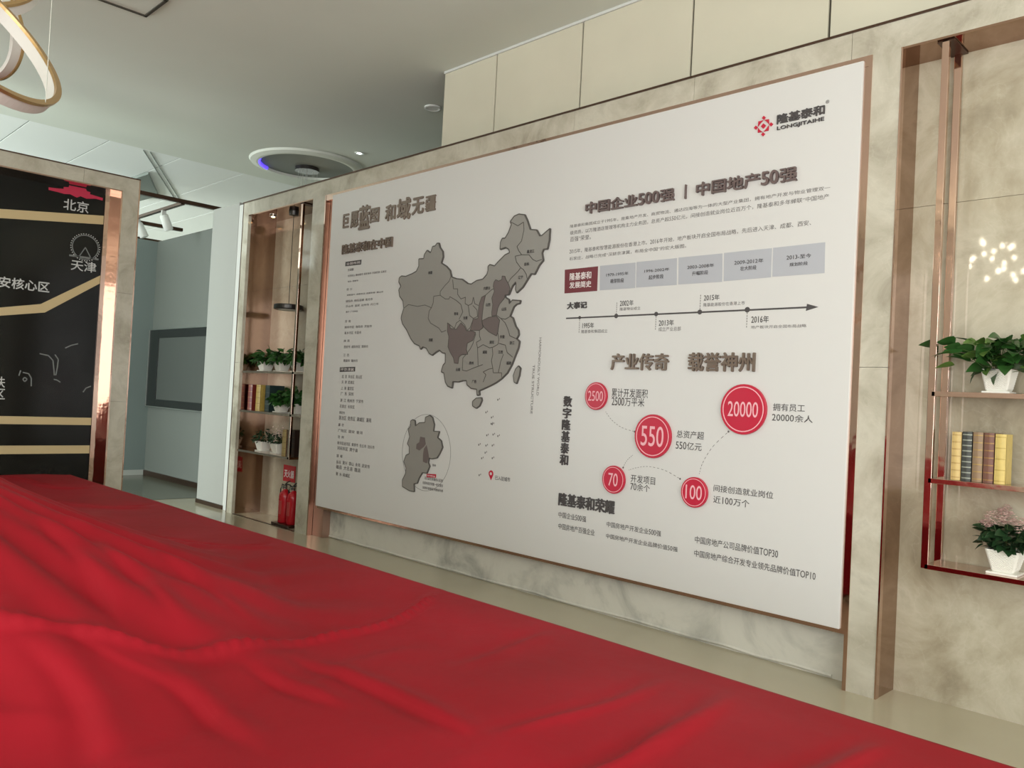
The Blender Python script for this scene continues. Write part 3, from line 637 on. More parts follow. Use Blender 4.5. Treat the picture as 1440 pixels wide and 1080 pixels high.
bm = B(-7.80 + 4.92, -2.047 + 4.92, -BT, 0.05, 0.352 - 0.34, 3.735 - 0.34)
obj('board_panel', bm, M['board'], board, bevel=0.003)
obj('frame_rail', B(-7.95 + 4.92, -2.022 + 4.92, -0.004, 0.05, 3.70 - 0.34, 3.765 - 0.34), M['gold'], board)
obj('frame_rail', B(-7.80 + 4.92, -2.022 + 4.92, 0.0, 0.06, 0.325 - 0.34, 0.362 - 0.34), M['gold'], board)
obj('frame_stile', B(-2.075 + 4.92, -2.022 + 4.92, -0.002, 0.05, 0.325 - 0.34, 3.70 - 0.34), M['gold'], board)
obj('frame_stile', B(-7.96 + 4.92, -7.76 + 4.92, 0.06, 0.15, 0.0 - 0.34 + 0.002, 3.74 - 0.34), M['satin_rose'], board)

STY = {  # kind: material, thickness, bold, part name
    'title': ('grey_letter', 0.02, 0.022, 'raised_lettering'), 'title2': ('brown_letter', 0.018, 0.022, 'raised_lettering'),
    'brush': ('brown_letter', 0.012, 0.03, 'raised_character'),
    'para': ('ink_soft', 0, 0.0, 'printed_line'), 'logo_cn': ('ink', 0.008, 0.03, 'emblem_lettering'), 'logo_en': ('ink', 0.008, 0.012, 'emblem_lettering'),
    'cap': ('ink', 0, 0.004, 'printed_caption'), 'white': ('white_ink', 0, 0.02, 'printed_caption'), 'stage': ('ink', 0, 0.012, 'printed_caption'),
    'bold': ('ink', 0.008, 0.03, 'raised_lettering'), 'year': ('ink', 0, 0.012, 'printed_year'), 'tiny': ('ink_soft', 0, 0.008, 'printed_line'),
    'small': ('ink', 0, 0.008, 'printed_caption')}
for kind, s, u0, v0, u1, v1 in TEXT:
    if kind == 'vert':
        text('printed_line', s, min(u0, u1), min(v0, v1), max(u0, u1), max(v0, v1), M['ink_soft'], board, BT, 0, 0.0, fb, rot=True)
        continue
    mk, th, bo, nm = STY[kind]
    base = BT + (0.0016 if kind in ('white', 'stage') else 0.0)
    if s == '|':
        obj('divider_bar', poly([(u0, v0), (u1, v0), (u1, v1), (u0, v1)], BT, BT + 0.018, fb), M[mk], board)
        continue
    text(nm, s, min(u0, u1), v0, max(u0, u1), max(v1, v0 + 0.012), M[mk], board, base, th, bo, fb)

for s, cx, cz, r in BADGES:
    bd = obj('badge', disc(cx, cz, r, BT, BT + 0.02, fb), M['red'], board, bevel=0.003)
    obj('ring_line', annulus(cx, cz, r * 0.86, r * 0.90, BT + 0.02, BT + 0.0212, fb), M['pink'], bd)
    w = r * {2: 0.42, 3: 0.62, 4: 0.68, 5: 0.66}[len(s)]
    hgt = r * {2: 0.46, 3: 0.46, 4: 0.36, 5: 0.30}[len(s)]
    text('numeral', s, cx - w, cz - hgt, cx + w, cz + hgt, M['pink'], bd, BT + 0.02, 0, 0.006, fb)

for k in ('box1', 'box2', 'box3', 'box4', 'box5'):
    obj('stage_box', poly(POLY[k], BT, BT + 0.0014, fb), M['stage'], board)
obj('title_box', poly(POLY['red_box'], BT, BT + 0.0014, fb), M['maroon'], board)
obj('label_box', poly(POLY['label_a'], BT, BT + 0.0014, fb), M['ink'], board)
obj('label_box', poly(POLY['label_b'], BT, BT + 0.0014, fb), M['ink'], board)
for k, s in (('label_a', '全国布局'), ('label_b', '环京津冀')):
    u = [p[0] for p in POLY[k]]
    v = [p[1] for p in POLY[k]]
    text('printed_line', s, min(u) + 0.02, min(v) + 0.012, max(u) - 0.02, max(v) - 0.012, M['white_ink'], board, BT + 0.0016, 0, 0.0, fb)
# time line
ax = ARROW
bm = stroke([(ax[0][0], ax[0][1]), (ax[1][0], ax[1][1])], 0.011, BT, BT + 0.0018, fb)
poly([ax[2], ax[3], ax[4]], BT, BT + 0.002, fb, bm)
obj('timeline_arrow', bm, M['ink'], board)
for (x, z), rr in zip(DOTS, (0.013, 0.017, 0.016, 0.017, 0.018)):
    obj('timeline_dot', disc(x, z, rr, BT, BT + 0.003, fb, 20), M['ink'], board)
for a, b_ in TICKS:
    bm = bmesh.new()
    for i in range(7):
        t0, t1 = i / 7, i / 7 + 0.09
        stroke([(a[0], a[1] + (b_[1] - a[1]) * t0), (a[0], a[1] + (b_[1] - a[1]) * t1)], 0.004, BT, BT + 0.0012, fb, bm)
    obj('timeline_tick', bm, M['ink_soft'], board)


def smooth_line(p, n=8):
    out = []
    q = [p[0]] + list(p) + [p[-1]]
    for i in range(1, len(q) - 2):
        for k in range(n):
            t = k / n
            out.append(tuple(0.5 * (2 * q[i][c] + (q[i + 1][c] - q[i - 1][c]) * t + (2 * q[i - 1][c] - 5 * q[i][c] + 4 * q[i + 1][c] - q[i + 2][c]) * t * t
                                    + (3 * q[i][c] - q[i - 1][c] - 3 * q[i + 1][c] + q[i + 2][c]) * t ** 3) for c in (0, 1)))
    out.append(p[-1])
    return out


for arc in ARCS:
    s = smooth_line(arc)
    bm = bmesh.new()
    for i in range(0, len(s) - 1, 2):
        stroke(s[i:i + 2], 0.003, BT, BT + 0.001, fb, bm)
    disc(s[-1][0], s[-1][1], 0.007, BT, BT + 0.001, fb, 12, bm)
    obj('dotted_arc', bm, M['ink_soft'], board)

# the grey map
mp = obj('map_outline', poly(POLY['outline'], BT, BT + 0.014, fb), M['map'], board)
obj('map_rim', stroke(POLY['outline'] + POLY['outline'][:1], 0.010, BT, BT + 0.0146, fb), M['map_line'], mp)
for k in ('hainan', 'taiwan'):
    isl = obj('map_island', poly(POLY[k], BT, BT + 0.014, fb), M['map'], board)
    obj('map_rim', stroke(POLY[k] + POLY[k][:1], 0.008, BT, BT + 0.0146, fb), M['map_line'], isl)
for k in ('hebei', 'shaanxi', 'henan', 'sichuan'):
    obj('highlighted_region', poly(POLY[k], BT + 0.014, BT + 0.0155, fb), M['map_dark'], mp)
    obj('region_border', stroke(POLY[k] + POLY[k][:1], 0.006, BT + 0.014, BT + 0.0162, fb), M['map_line'], mp)
for ln in LINES:
    obj('region_border', stroke(ln, 0.006, BT + 0.014, BT + 0.0152, fb), M['map_line'], mp)
for s, x, z in MAPLAB:
    w = 0.028 * len(s) / 2
    text('region_name', s, x - w, z - 0.014, x + w, z + 0.014, M['ink'], mp, BT + 0.0155, 0, 0.03, fb)
ins = obj('inset_map', poly(POLY['inset'], BT, BT + 0.012, fb), M['map'], board)
obj('map_rim', stroke(POLY['inset'] + POLY['inset'][:1], 0.008, BT, BT + 0.0126, fb), M['map_line'], ins)
for k in ('inset_a', 'inset_b'):
    obj('highlighted_region', poly(POLY[k], BT + 0.012, BT + 0.0135, fb), M['map_dark'], ins)
obj('inset_circle', annulus(-5.965, 1.075, 0.352, 0.355, BT, BT + 0.001, fb, 60), M['ink_soft'], board)
rt = obj('red_tag', poly(POLY['red_tag'], BT, BT + 0.002, fb), M['red'], board)
u = [p[0] for p in POLY['red_tag']]
v = [p[1] for p in POLY['red_tag']]
text('printed_line', '白沟新城', min(u) + 0.012, min(v) + 0.012, max(u) - 0.012, max(v) - 0.014, M['white_ink'], rt, BT + 0.002, 0, 0.01, fb)
bm = bmesh.new()
for x, z in ISL:
    poly([(x - 0.006, z - 0.006), (x + 0.005, z - 0.008), (x + 0.007, z + 0.006), (x - 0.004, z + 0.009)], BT, BT + 0.0012, fb, bm)
    poly([(x + 0.015, z + 0.004), (x + 0.022, z + 0.002), (x + 0.022, z + 0.016), (x + 0.016, z + 0.016)], BT, BT + 0.0012, fb, bm)
tag(obj('small_islands', bm, M['ink_soft'], board), kind='stuff')
pz0, pz1 = PIN
pin_pts = [(pz0[0], pz0[1] - 0.012)] + [(pz1[0] + 0.028 * math.cos(math.radians(a)), pz1[1] + 0.028 * math.sin(math.radians(a))) for a in range(-35, 216, 15)]
pn = obj('location_pin', poly(pin_pts, BT, BT + 0.003, fb), M['red'], board)
obj('pin_hole', disc(pz1[0], pz1[1], 0.013, BT + 0.003, BT + 0.004, fb, 20), M['board'], pn)

# emblem of diamonds beside the company lettering
cx, cz = LOGO[0]
r = 0.054
em = obj('emblem', poly([(cx - 0.017, cz), (cx, cz - 0.017), (cx + 0.017, cz), (cx, cz + 0.017)], BT, BT + 0.008, fb), M['red'], board)
for dx, dz in ((0, r), (0, -r), (r, 0), (-r, 0)):
    obj('diamond', poly([(cx + dx - 0.013, cz + dz), (cx + dx, cz + dz - 0.013), (cx + dx + 0.013, cz + dz), (cx + dx, cz + dz + 0.013)], BT, BT + 0.008, fb), M['red'], em)
for sx, sz in ((1, 1), (1, -1), (-1, 1), (-1, -1)):
    q = [(0.006, 0.040), (0.040, 0.006), (0.040, 0.030), (0.036, 0.037), (0.030, 0.040)]
    q = [(0.004, 0.038), (0.019, 0.026), (0.026, 0.019), (0.038, 0.004), (0.037, 0.037)]
    obj('corner_piece', poly([(cx + sx * a, cz + sz * b_) for a, b_ in q], BT, BT + 0.008, fb), M['red'], em)

# ------------------------------------------------------------------ black display wall graphic at the far left
bl = thing('black_display_panel', 'glossy black map panel with cream road stripes in the marble frame at the left', 'display panel', (0, 0, 0))
obj('panel', B(-10.12, -10.1, -5.9, -1.60, 0.4, 3.775), M['black'], bl)
obj('frame_stile', B(-10.12, -10.085, -1.60, -1.492, 0.0, 3.76), M['gold'], bl)
obj('frame_rail', B(-10.12, -10.085, -5.9, -1.60, 0.0, 0.4), M['gold'], bl)
for pts in ([(-5.9, 2.93), (-2.64, 3.354), (-1.603, 3.483), (-1.603, 3.382), (-2.635, 3.257), (-5.9, 2.83)],
            [(-1.602, 2.791), (-2.197, 2.39), (-2.582, 2.307), (-5.9, 2.0), (-5.9, 1.91), (-2.577, 2.22), (-2.15, 2.302), (-1.602, 2.698)],
            [(-5.9, 1.15), (-1.603, 1.15), (-1.603, 1.066), (-5.9, 1.06)],
            [(-5.9, 0.83), (-1.603, 0.833), (-1.603, 0.742), (-5.9, 0.739)]):
    obj('road_stripe', poly(pts, 0.0, 0.004, side), M['cream'], bl)
text('lettering', '北京', -2.03, 3.475, -1.77, 3.60, M['silver'], bl, 0, 0, 0.012, side)
text('lettering', '天津', -1.915, 2.812, -1.65, 2.93, M['silver'], bl, 0, 0, 0.012, side)
text('lettering', '雄安核心区', -2.74, 2.525, -2.12, 2.64, M['silver'], bl, 0, 0, 0.02, side)
text('lettering', '扶', -2.60, 1.455, -2.49, 1.57, M['silver'], bl, 0, 0, 0.012, side)
text('lettering', '区', -2.59, 1.33, -2.485, 1.44, M['silver'], bl, 0, 0, 0.012, side)
gate = [(-2.19, 3.655), (-2.10, 3.652), (-2.03, 3.645), (-1.97, 3.655), (-1.90, 3.632), (-1.86, 3.655), (-1.80, 3.64), (-1.70, 3.66), (-1.625, 3.655), (-1.625, 3.685),
        (-1.72, 3.695), (-1.765, 3.70), (-1.76, 3.722), (-1.80, 3.728), (-1.81, 3.752), (-1.985, 3.752), (-1.99, 3.73), (-2.04, 3.722), (-2.04, 3.70), (-2.12, 3.69), (-2.19, 3.685)]
obj('red_gate_print', poly(gate, 0.0, 0.003, side), M['hot_red'], bl)
wh = obj('ferris_wheel_print', annulus(-1.777, 3.087, 0.132, 0.142, 0, 0.002, side, 48), M['dim_silver'], bl)
obj('wheel_base', poly([(-1.94, 2.962), (-1.63, 2.962), (-1.63, 2.982), (-1.94, 2.982)], 0, 0.002, side), M['dim_silver'], wh)
obj('wheel_leg', stroke([(-1.84, 2.97), (-1.777, 3.087), (-1.71, 2.97)], 0.01, 0, 0.002, side), M['dim_silver'], wh)
for k in range(36):
    a = k * math.pi / 18
    obj('wheel_cabin', disc(-1.777 + 0.153 * math.cos(a), 3.087 + 0.153 * math.sin(a), 0.006, 0, 0.002, side, 8), M['silver'], wh)

bm = bmesh.new()
for s_ in [[(-2.364, 1.591), (-2.349, 1.649)], [(-2.328, 1.629), (-2.27, 1.618), (-2.242, 1.569), (-2.238, 1.483)], [(-2.324, 1.554), (-2.306, 1.577), (-2.282, 1.556), (-2.304, 1.529), (-2.324, 1.554)], [(-2.176, 1.845), (-2.087, 1.83), (-2.038, 1.779), (-2.015, 1.615)], [(-2.022, 1.846), (-1.985, 1.794), (-1.99, 1.705), (-2.001, 1.616)], [(-1.922, 1.927), (-1.862, 1.963), (-1.791, 1.987)], [(-1.708, 1.441), (-1.679, 1.488), (-1.628, 1.513)], [(-2.018, 1.571), (-1.982, 1.562), (-1.95, 1.541)]]:
    stroke(s_, 0.012, 0, 0.002, side, bm)
tag(obj('pale_strokes', bm, M['dim_silver'], bl), kind='stuff')  # dim pale curved strokes on the black panel

# ------------------------------------------------------------------ television in its frame on the far wall
tv = thing('wall_screen', 'grey switched-off screen in a dark frame on the far grey wall', 'screen', (-13.2, 0.69, 1.19))
obj('screen', B(-0.80, 1.55, -0.035, -0.02, 0.12, 1.15), M['screen'], tv)
for q in ((-1.17, -0.80, -0.05, 0.0, 0.0, 1.285), (1.55, 1.75, -0.05, 0.0, 0.0, 1.285), (-0.80, 1.55, -0.05, 0.0, 0.0, 0.12), (-0.80, 1.55, -0.05, 0.0, 1.15, 1.285)):
    obj('frame_bar', B(*q), M['tvframe'], tv, bevel=0.004)
for q in ((-1.185, -1.17, -0.06, 0.0, -0.015, 1.30), (-1.17, 1.75, -0.06, 0.0, 1.285, 1.30), (-1.17, 1.75, -0.06, 0.0, -0.015, 0.0)):
    obj('chrome_edge', B(*q), M['wire'], tv)

# ------------------------------------------------------------------ ceiling fittings
for i, (x0, x1, y0, y1, lab) in enumerate(((-11.34, -11.28, -3.0, 0.69, 'dark ceiling track running from the marble frame to the pillar top, nearest of the bars'),
                                           (-13.46, -13.39, -3.0, 0.69, 'dark ceiling bar meeting the top of the grey far wall'),
                                           (-14.98, -14.92, -3.0, 2.5, 'thin dark ceiling bar above the pale far corner, furthest of the bars'))):
    tag(obj('ceiling_bar', B(x0, x1, y0, y1, 4.08, 4.13), M['edge']), lab, 'ceiling bar')
tr = thing('lighting_track', 'dark cross track carrying two white spotlights by the marble frame', 'lighting track', (-12.3, -0.2, 4.06))
obj('rail', B(-1.1, 1.0, -0.025, 0.025, 0, 0.04), M['edge'], tr)
for i, (x, y, rz, lab) in enumerate(((-12.95, -0.18, 0.3, 'white track spotlight nearest the marble frame edge'), (-11.95, -0.2, 0.9, 'white tilted track spotlight nearer the pillar'))):
    sp = thing('track_spotlight', lab, 'spotlight', (x, y, 4.06), 'spotlights on the cross track')
    obj('bracket', B(-0.015, 0.015, -0.03, 0.03, -0.10, 0.0), M['white_paint'], sp)
    h = obj('lamp_head', lathe([(0, 0), (0.05, 0), (0.06, -0.02), (0.065, -0.22), (0.05, -0.23), (0, -0.21)], 20), M['tile'], sp, smooth=True)
    h.rotation_euler = (0.35, -0.3, rz)
    h.location = (0, 0, -0.06)
bm = bmesh.new()
hp = [(-13.66, -0.08), (-13.02, -0.05), (-14.4, 0.65), (-15.1, 0.60)]
vb = [bm.verts.new((x, y, ZC - 0.005)) for x, y in hp]
vt = [bm.verts.new((x, y, ZC - 0.05)) for x, y in hp]
bm.faces.new(vb)
bm.faces.new(vt[::-1])
for i in range(4):
    bm.faces.new((vb[i], vb[(i + 1) % 4], vt[(i + 1) % 4], vt[i]))
tag(obj('ceiling_hatch', bm, mat('hatch_grey', (120, 128, 122), 0.7)), 'slanted grey square panel on the white ceiling above the marble frame corner', 'ceiling panel')
tr2 = setting('trim_1')
for dy in (0.0, 0.09):
    bm = bmesh.new()
    tube([(-11.9, -0.55 + dy, ZC - 0.006), (-14.9, 1.2 + dy, ZC - 0.006)], 0.008, 5, bm)
    obj('ceiling_strip', bm, M['seam'], tr2)

rc = thing('ceiling_ring', 'round ceiling recess ring with a violet glow above the marble wall', 'ceiling ring', (-10.55, 1.24, ZC - 0.10))
obj('ring_body', lathe([(0.66, 0.05), (0.70, 0.05), (0.78, 0.07), (0.80, 0.098), (0.70, 0.098), (0.66, 0.09), (0.66, 0.05)], 64), M['ceiling'], rc, smooth=False)
obj('recess_plate', lathe([(0, 0.085), (0.69, 0.085), (0.69, 0.097), (0, 0.097)], 64), M['grey_paint'], rc)
bm = bmesh.new()
prev = None
for k in range(17):
    a = math.radians(208 + 46 * k / 16)
    ring = [bm.verts.new(((r_) * math.cos(a), (r_) * math.sin(a), z_)) for r_, z_ in ((0.645, 0.052), (0.645, 0.084), (0.668, 0.084), (0.668, 0.046))]
    if prev:
        for i in range(4):
            bm.faces.new((prev[i], prev[(i + 1) % 4], ring[(i + 1) % 4], ring[i]))
    prev = ring
obj('violet_strip', bm, M['violet'], rc)
ch = thing('crystal_pendant', 'distant pendant with a round canopy and fine hanging wires inside the violet ceiling ring', 'pendant lamp', (-10.66, 1.31, ZC - 0.04))
obj('canopy', lathe([(0, -0.03), (0.17, -0.03), (0.17, 0.02), (0, 0.02)], 32), M['gunmetal'], ch)
for k in range(12):
    a = k * 2.399
    r_ = 0.045 * math.sqrt(k)
    obj('wire', tube([(r_ * math.cos(a), r_ * math.sin(a), -0.03), (r_ * math.cos(a), r_ * math.sin(a), -0.9 - 0.05 * (k % 4))], 0.0025, 4), M['wire'], ch)
obj('bulb', lathe([(0, -0.38), (0.03, -0.36), (0.035, -0.33), (0.02, -0.29), (0, -0.28)], 12), M['warm'], ch, loc=(0.30, -0.05, 0.0))
dl = thing('downlight', 'tiny lit recessed downlight on the grey ceiling near the marble wall', 'downlight', (-9.43, 1.37, ZC - 0.012))
obj('rim', lathe([(0.0, 0.01), (0.06, 0.01), (0.065, 0.0), (0.045, 0.0), (0.04, 0.006), (0, 0.006)], 24), M['tile'], dl)
obj('lamp', lathe([(0, 0.002), (0.03, 0.002), (0.03, 0.005), (0, 0.005)], 16), M['cool'], dl)
sd = thing('ceiling_speaker', 'small pale round fitting on the grey ceiling left of the cream panels', 'ceiling fitting', (-7.25, 0.86, ZC - 0.02))
obj('rim', lathe([(0, 0.02), (0.09, 0.02), (0.095, 0.005), (0.08, 0.0), (0.07, 0.006), (0, 0.006)], 28), M['tile'], sd)
vn = thing('ceiling_vent', 'square ceiling access panel with a dark rim at the top edge of the picture', 'ceiling panel', (-7.20, -2.35, ZC - 0.012))
vn.rotation_euler = (0, 0, math.radians(0))
obj('plate', B(-0.30, 0.13, -0.35, 0.14, 0, 0.01), M['ceiling'], vn)
for q in ((-0.32, 0.15, 0.14, 0.165, -0.01, 0.01), (-0.32, 0.15, -0.375, -0.35, -0.01, 0.01), (0.13, 0.155, -0.375, 0.165, -0.01, 0.01), (-0.325, -0.30, -0.375, 0.165, -0.01, 0.01)):
    obj('rim_bar', B(*q), M['joint'], vn)

# ring chandelier at the upper left
rcz = thing('ring_chandelier', 'unlit chandelier of tilted white and gold rings hanging at the top left corner', 'chandelier', (-4.2, -4.1, ZC))
for (P, a, b_, n, rad) in RINGS:
    for nm, z0, z1, r0, r1, mm in (('white_band', -0.035, 0.018, rad - 0.014, rad + 0.004, M['ring_white']), ('gold_band', 0.018, 0.032, rad - 0.016, rad + 0.010, M['ring_gold'])):
        bm = bmesh.new()
        N = 96
        rings = []
        for i in range(N):
            th = 2 * math.pi * i / N
            dr = Vector(a) * math.cos(th) + Vector(b_) * math.sin(th)
            rings.append([bm.verts.new(Vector(P) + dr * r_ + Vector(n) * z_ - rcz.location) for r_, z_ in ((r0, z0), (r1, z0), (r1, z1), (r0, z1))])
        for i in range(N):
            j = (i + 1) % N
            for k in range(4):
                bm.faces.new((rings[i][k], rings[i][(k + 1) % 4], rings[j][(k + 1) % 4], rings[j][k]))
        if nm == 'white_band':
            par = obj('ring', bm, mm, rcz)
        else:
            obj(nm, bm, mm, par)
    for th in (0.3, 2.4, 4.5):
        p = Vector(P) + (Vector(a) * math.cos(th) + Vector(b_) * math.sin(th)) * rad + Vector(n) * 0.03 - rcz.location
        obj('suspension_wire', tube([p, (p.x, p.y, -0.02)], 0.0016, 4), M['wire'], rcz)
obj('canopy', lathe([(0, -0.05), (0.22, -0.05), (0.24, -0.03), (0.24, 0.0), (0, 0.0)], 32), M['ring_gold'], rcz)

# lit crystal chandelier behind the camera, mirrored as small glints in the polished stone
cc = thing('crystal_chandelier', 'lit crystal chandelier behind the viewer, seen only as glints in the marble', 'chandelier', (-3.4, -8.0, ZC))
obj('canopy', lathe([(0, -0.05), (0.4, -0.05), (0.4, 0.0), (0, 0.0)], 32), M['ring_gold'], cc)
bm = bmesh.new()
for k in range(30):
    a = k * 2.399
    r_ = 0.115 * math.sqrt(k)
    z_ = -0.55 - 0.75 * random.random()
    lathe([(0, z_ - 0.045), (0.032, z_), (0, z_ + 0.045)], 6, r_ * math.cos(a), r_ * math.sin(a), bm)
obj('crystal_drops', bm, M['crystal'], cc)
for k in range(12):
    a = k * 2.399 * 2
    obj('wire', tube([(0.25 * math.cos(a), 0.25 * math.sin(a), -0.05), (0.3 * math.cos(a), 0.3 * math.sin(a), -0.7)], 0.003, 4), M['wire'], cc)

# ------------------------------------------------------------------ shelf racks
def rack(name, label, x_post, x_far, y0, y1, zs, ztop, sign, shelf_x):
    t = thing(name, label, 'shelf', (x_post, 0, zs[-1]))
    z_b = zs[-1] - 0.012
    ox, oz = x_post, zs[-1]
    for y in (y0, y1 - 0.03):
        obj('post', B(-0.019, 0.019, y, y + 0.03, -0.012, ztop - oz), M['gold'], t, bevel=0.002)
    obj('top_foot', B(-0.045, 0.045, y0 - 0.0, y1, ztop - oz - 0.008, ztop - oz), M['edge'], t)
    for z, (sa, sb) in zip(zs, shelf_x):
        obj('shelf_board', B(sa - ox, sb - ox, y0, y1, z - oz - 0.014, z - oz + 0.014), M['gold'], t, bevel=0.002)
    return t


rack('shelf_rack', 'rose gold shelf rack in the right niche holding books and two potted plants', -1.603, -0.1, 0.018, 0.262, (1.757, 1.274, 0.797), 3.75, 1,
     ((-1.603, -0.11), (-1.603, -0.11), (-1.603, -0.11)))
rack('shelf_rack', 'dark gold shelf rack in the left niche above the fire extinguishers', -8.50, -9.74, 0.018, 0.37, (1.785, 1.295, 0.80), 3.75, -1,
     ((-9.745, -8.245), (-9.745, -8.245), (-9.745, -8.48)))

# ------------------------------------------------------------------ plants
def leaf_mesh(name, m, L_=0.075, w=0.05, curl=0.25):
    bm = bmesh.new()
    prof = [(0.0, 0.10), (0.12, 0.72), (0.30, 1.0), (0.52, 0.86), (0.75, 0.5), (0.9, 0.22), (1.0, 0.0)]
    rows = []
    for t, ww in prof:
        x = t * L_
        z = -curl * L_ * t * t
        hw = ww * w / 2
        if t in (0.0,):
            rows.append([bm.verts.new((x, -hw, z)), bm.verts.new((x, 0, z - 0.001)), bm.verts.new((x, hw, z))])
        elif ww == 0:
            rows.append([bm.verts.new((x, 0, z))] * 3)
        else:
            rows.append([bm.verts.new((x, -hw, z + 0.18 * hw)), bm.verts.new((x, 0, z - 0.06 * hw)), bm.verts.new((x, hw, z + 0.18 * hw))])
    for a, b_ in zip(rows, rows[1:]):
        for i in (0, 1):
            q = [a[i], a[i + 1], b_[i + 1], b_[i]]
            u_ = []
            for v_ in q:
                if v_ not in u_:
                    u_.append(v_)
            bm.faces.new(u_)
    me = bpy.data.meshes.new(name)
    bm.to_mesh(me)
    bm.free()
    me.materials.append(m)
    me.shade_smooth()
    return me


LEAF = [leaf_mesh('leaf', M['leaf'], 0.115, 0.076, 0.3), leaf_mesh('leaf', M['leaf'], 0.095, 0.07, 0.1), leaf_mesh('leaf', M['leaf_light'], 0.09, 0.065, 0.2)]
KLEAF = [leaf_mesh('leaf', M['leaf_dark'], 0.05, 0.04, 0.3)]


def pot_parts(t, s, h, m=M['pot'], lattice=True, flare=0.72):
    """square pot tapering to its foot, hollow, on a small saucer"""
    bm = bmesh.new()
    rings = []
    for f, z in ((flare * 0.9, 0.012), (flare, 0.02), (1.0, h), (0.90, h), (0.86, h - 0.02)):
        hs = s / 2 * f
        c = hs * 0.12
        pts = [(-hs + c, -hs), (hs - c, -hs), (hs, -hs + c), (hs, hs - c), (hs - c, hs), (-hs + c, hs), (-hs, hs - c), (-hs, -hs + c)]
        rings.append([bm.verts.new((x, y, z)) for x, y in pts])
    bm.faces.new(rings[0][::-1])
    bm.faces.new(rings[-1])
    for a, b_ in zip(rings, rings[1:]):
        for i in range(8):
            bm.faces.new((a[i], a[(i + 1) % 8], b_[(i + 1) % 8], b_[i]))
    p = obj('pot', bm, m, t)
    if lattice:                              # raised diagonal lattice on the two faces one can see
        bm = bmesh.new()
        n = 9
        for face in (0, 1):
            for k in range(-n, 2 * n):
                for dr in (1, -1):
                    p0 = (k / n, 0.0) if dr == 1 else (k / n + 1.0, 0.0)
                    p1 = (k / n + 1.0, 1.0) if dr == 1 else (k / n, 1.0)
                    (a0, b0), (a1, b1) = p0, p1
                    lo_t, hi_t = 0.0, 1.0
                    d = a1 - a0
                    ts = sorted(((0.08 - a0) / d, (0.92 - a0) / d))
                    lo_t, hi_t = max(0.05, ts[0]), min(0.95, ts[1])
                    if hi_t - lo_t < 0.05:
                        continue
                    pts = []
                    for tt in (lo_t, hi_t):
                        a_ = a0 + d * tt
                        z = 0.02 + (h - 0.02) * tt
                        hs = s / 2 * (flare + (1 - flare) * tt)
                        q = (a_ * 2 - 1) * hs
                        pts.append((q, -hs - 0.0005, z) if face == 0 else (hs + 0.0005, q, z))
                    tube(pts, 0.0022, 4, bm)
        tag(obj('lattice_relief', bm, m, p), kind='stuff')
    bm = B(-s / 2 * 0.9, s / 2 * 0.9, -s / 2 * 0.9, s / 2 * 0.9, 0, 0.012)
    obj('saucer', bm, m, t, bevel=0.003)
    hs = s * 0.42
    obj('soil', B(-hs, hs, -hs, hs, h - 0.022, h - 0.012), M['soil'], t)


def place_leaf(me, parent, p, direction, roll=0.0, sc=1.0):
    o = bpy.data.objects.new('leaf', me)
    COL.objects.link(o)
    o.parent = parent
    x = Vector(direction).normalized()
    up = Vector((0, 0, 1))
    y = up.cross(x).normalized()
    z = x.cross(y)
    R_ = Matrix((x, y, z)).transposed().to_4x4()
    o.matrix_local = Matrix.Translation(p) @ R_ @ Matrix.Rotation(roll, 4, 'X') @ Matrix.Scale(sc, 4)
    return o


# big pothos on the right rack
rnd = random.Random(11)
t = thing('potted_pothos', 'large leafy pothos in a white lattice pot on the top shelf of the right niche', 'potted plant', (-1.30, 0.14, 1.771))
pot_parts(t, 0.15, 0.13)
bm = bmesh.new()
spots = []
for k in range(115):
    a = rnd.uniform(0, 2 * math.pi)
    rr = abs(rnd.gauss(0, 0.14))
    x = rr * math.cos(a) * 1.15
    y = max(-0.15, min(0.07, rr * math.sin(a) * 0.8 - 0.03))
    z = 0.125 + 0.165 * max(0.0, 1 - (abs(x) / 0.36) ** 4) * rnd.uniform(0.05, 1.0)
    if abs(x) > 0.24:
        continue
    spots.append((x, y, z))
spots += [(-0.29, -0.07, 0.265), (-0.21, -0.09, 0.215), (-0.2, -0.09, 0.15), (0.26, -0.06, 0.25), (0.28, -0.08, 0.2), (0.22, -0.1, 0.13), (-0.12, -0.05, 0.28), (0.02, -0.05, 0.29), (0.12, -0.05, 0.285)]
for k, (x, y, z) in enumerate(spots):
    d = Vector((x + rnd.uniform(-.05, .05), y - 0.05 + rnd.uniform(-.05, .05), rnd.uniform(-0.05, 0.07)))
    d.y = min(d.y, 0.0)
    if d.length < 0.02:
        d = Vector((1, -0.4, 0))
    me = LEAF[2] if rnd.random() < 0.18 else LEAF[k % 2]
    place_leaf(me, t, (x, y, z), d, rnd.uniform(-0.9, 0.9), rnd.uniform(0.8, 1.15))
    if k % 2 == 0:
        tube([(x * 0.15, y * 0.3, 0.11), (x * 0.6, y * 0.7, 0.11 + (z - 0.11) * 0.8), (x, y, z)], 0.0017, 4, bm)
tag(obj('stems', bm, M['stem'], t), kind='stuff')

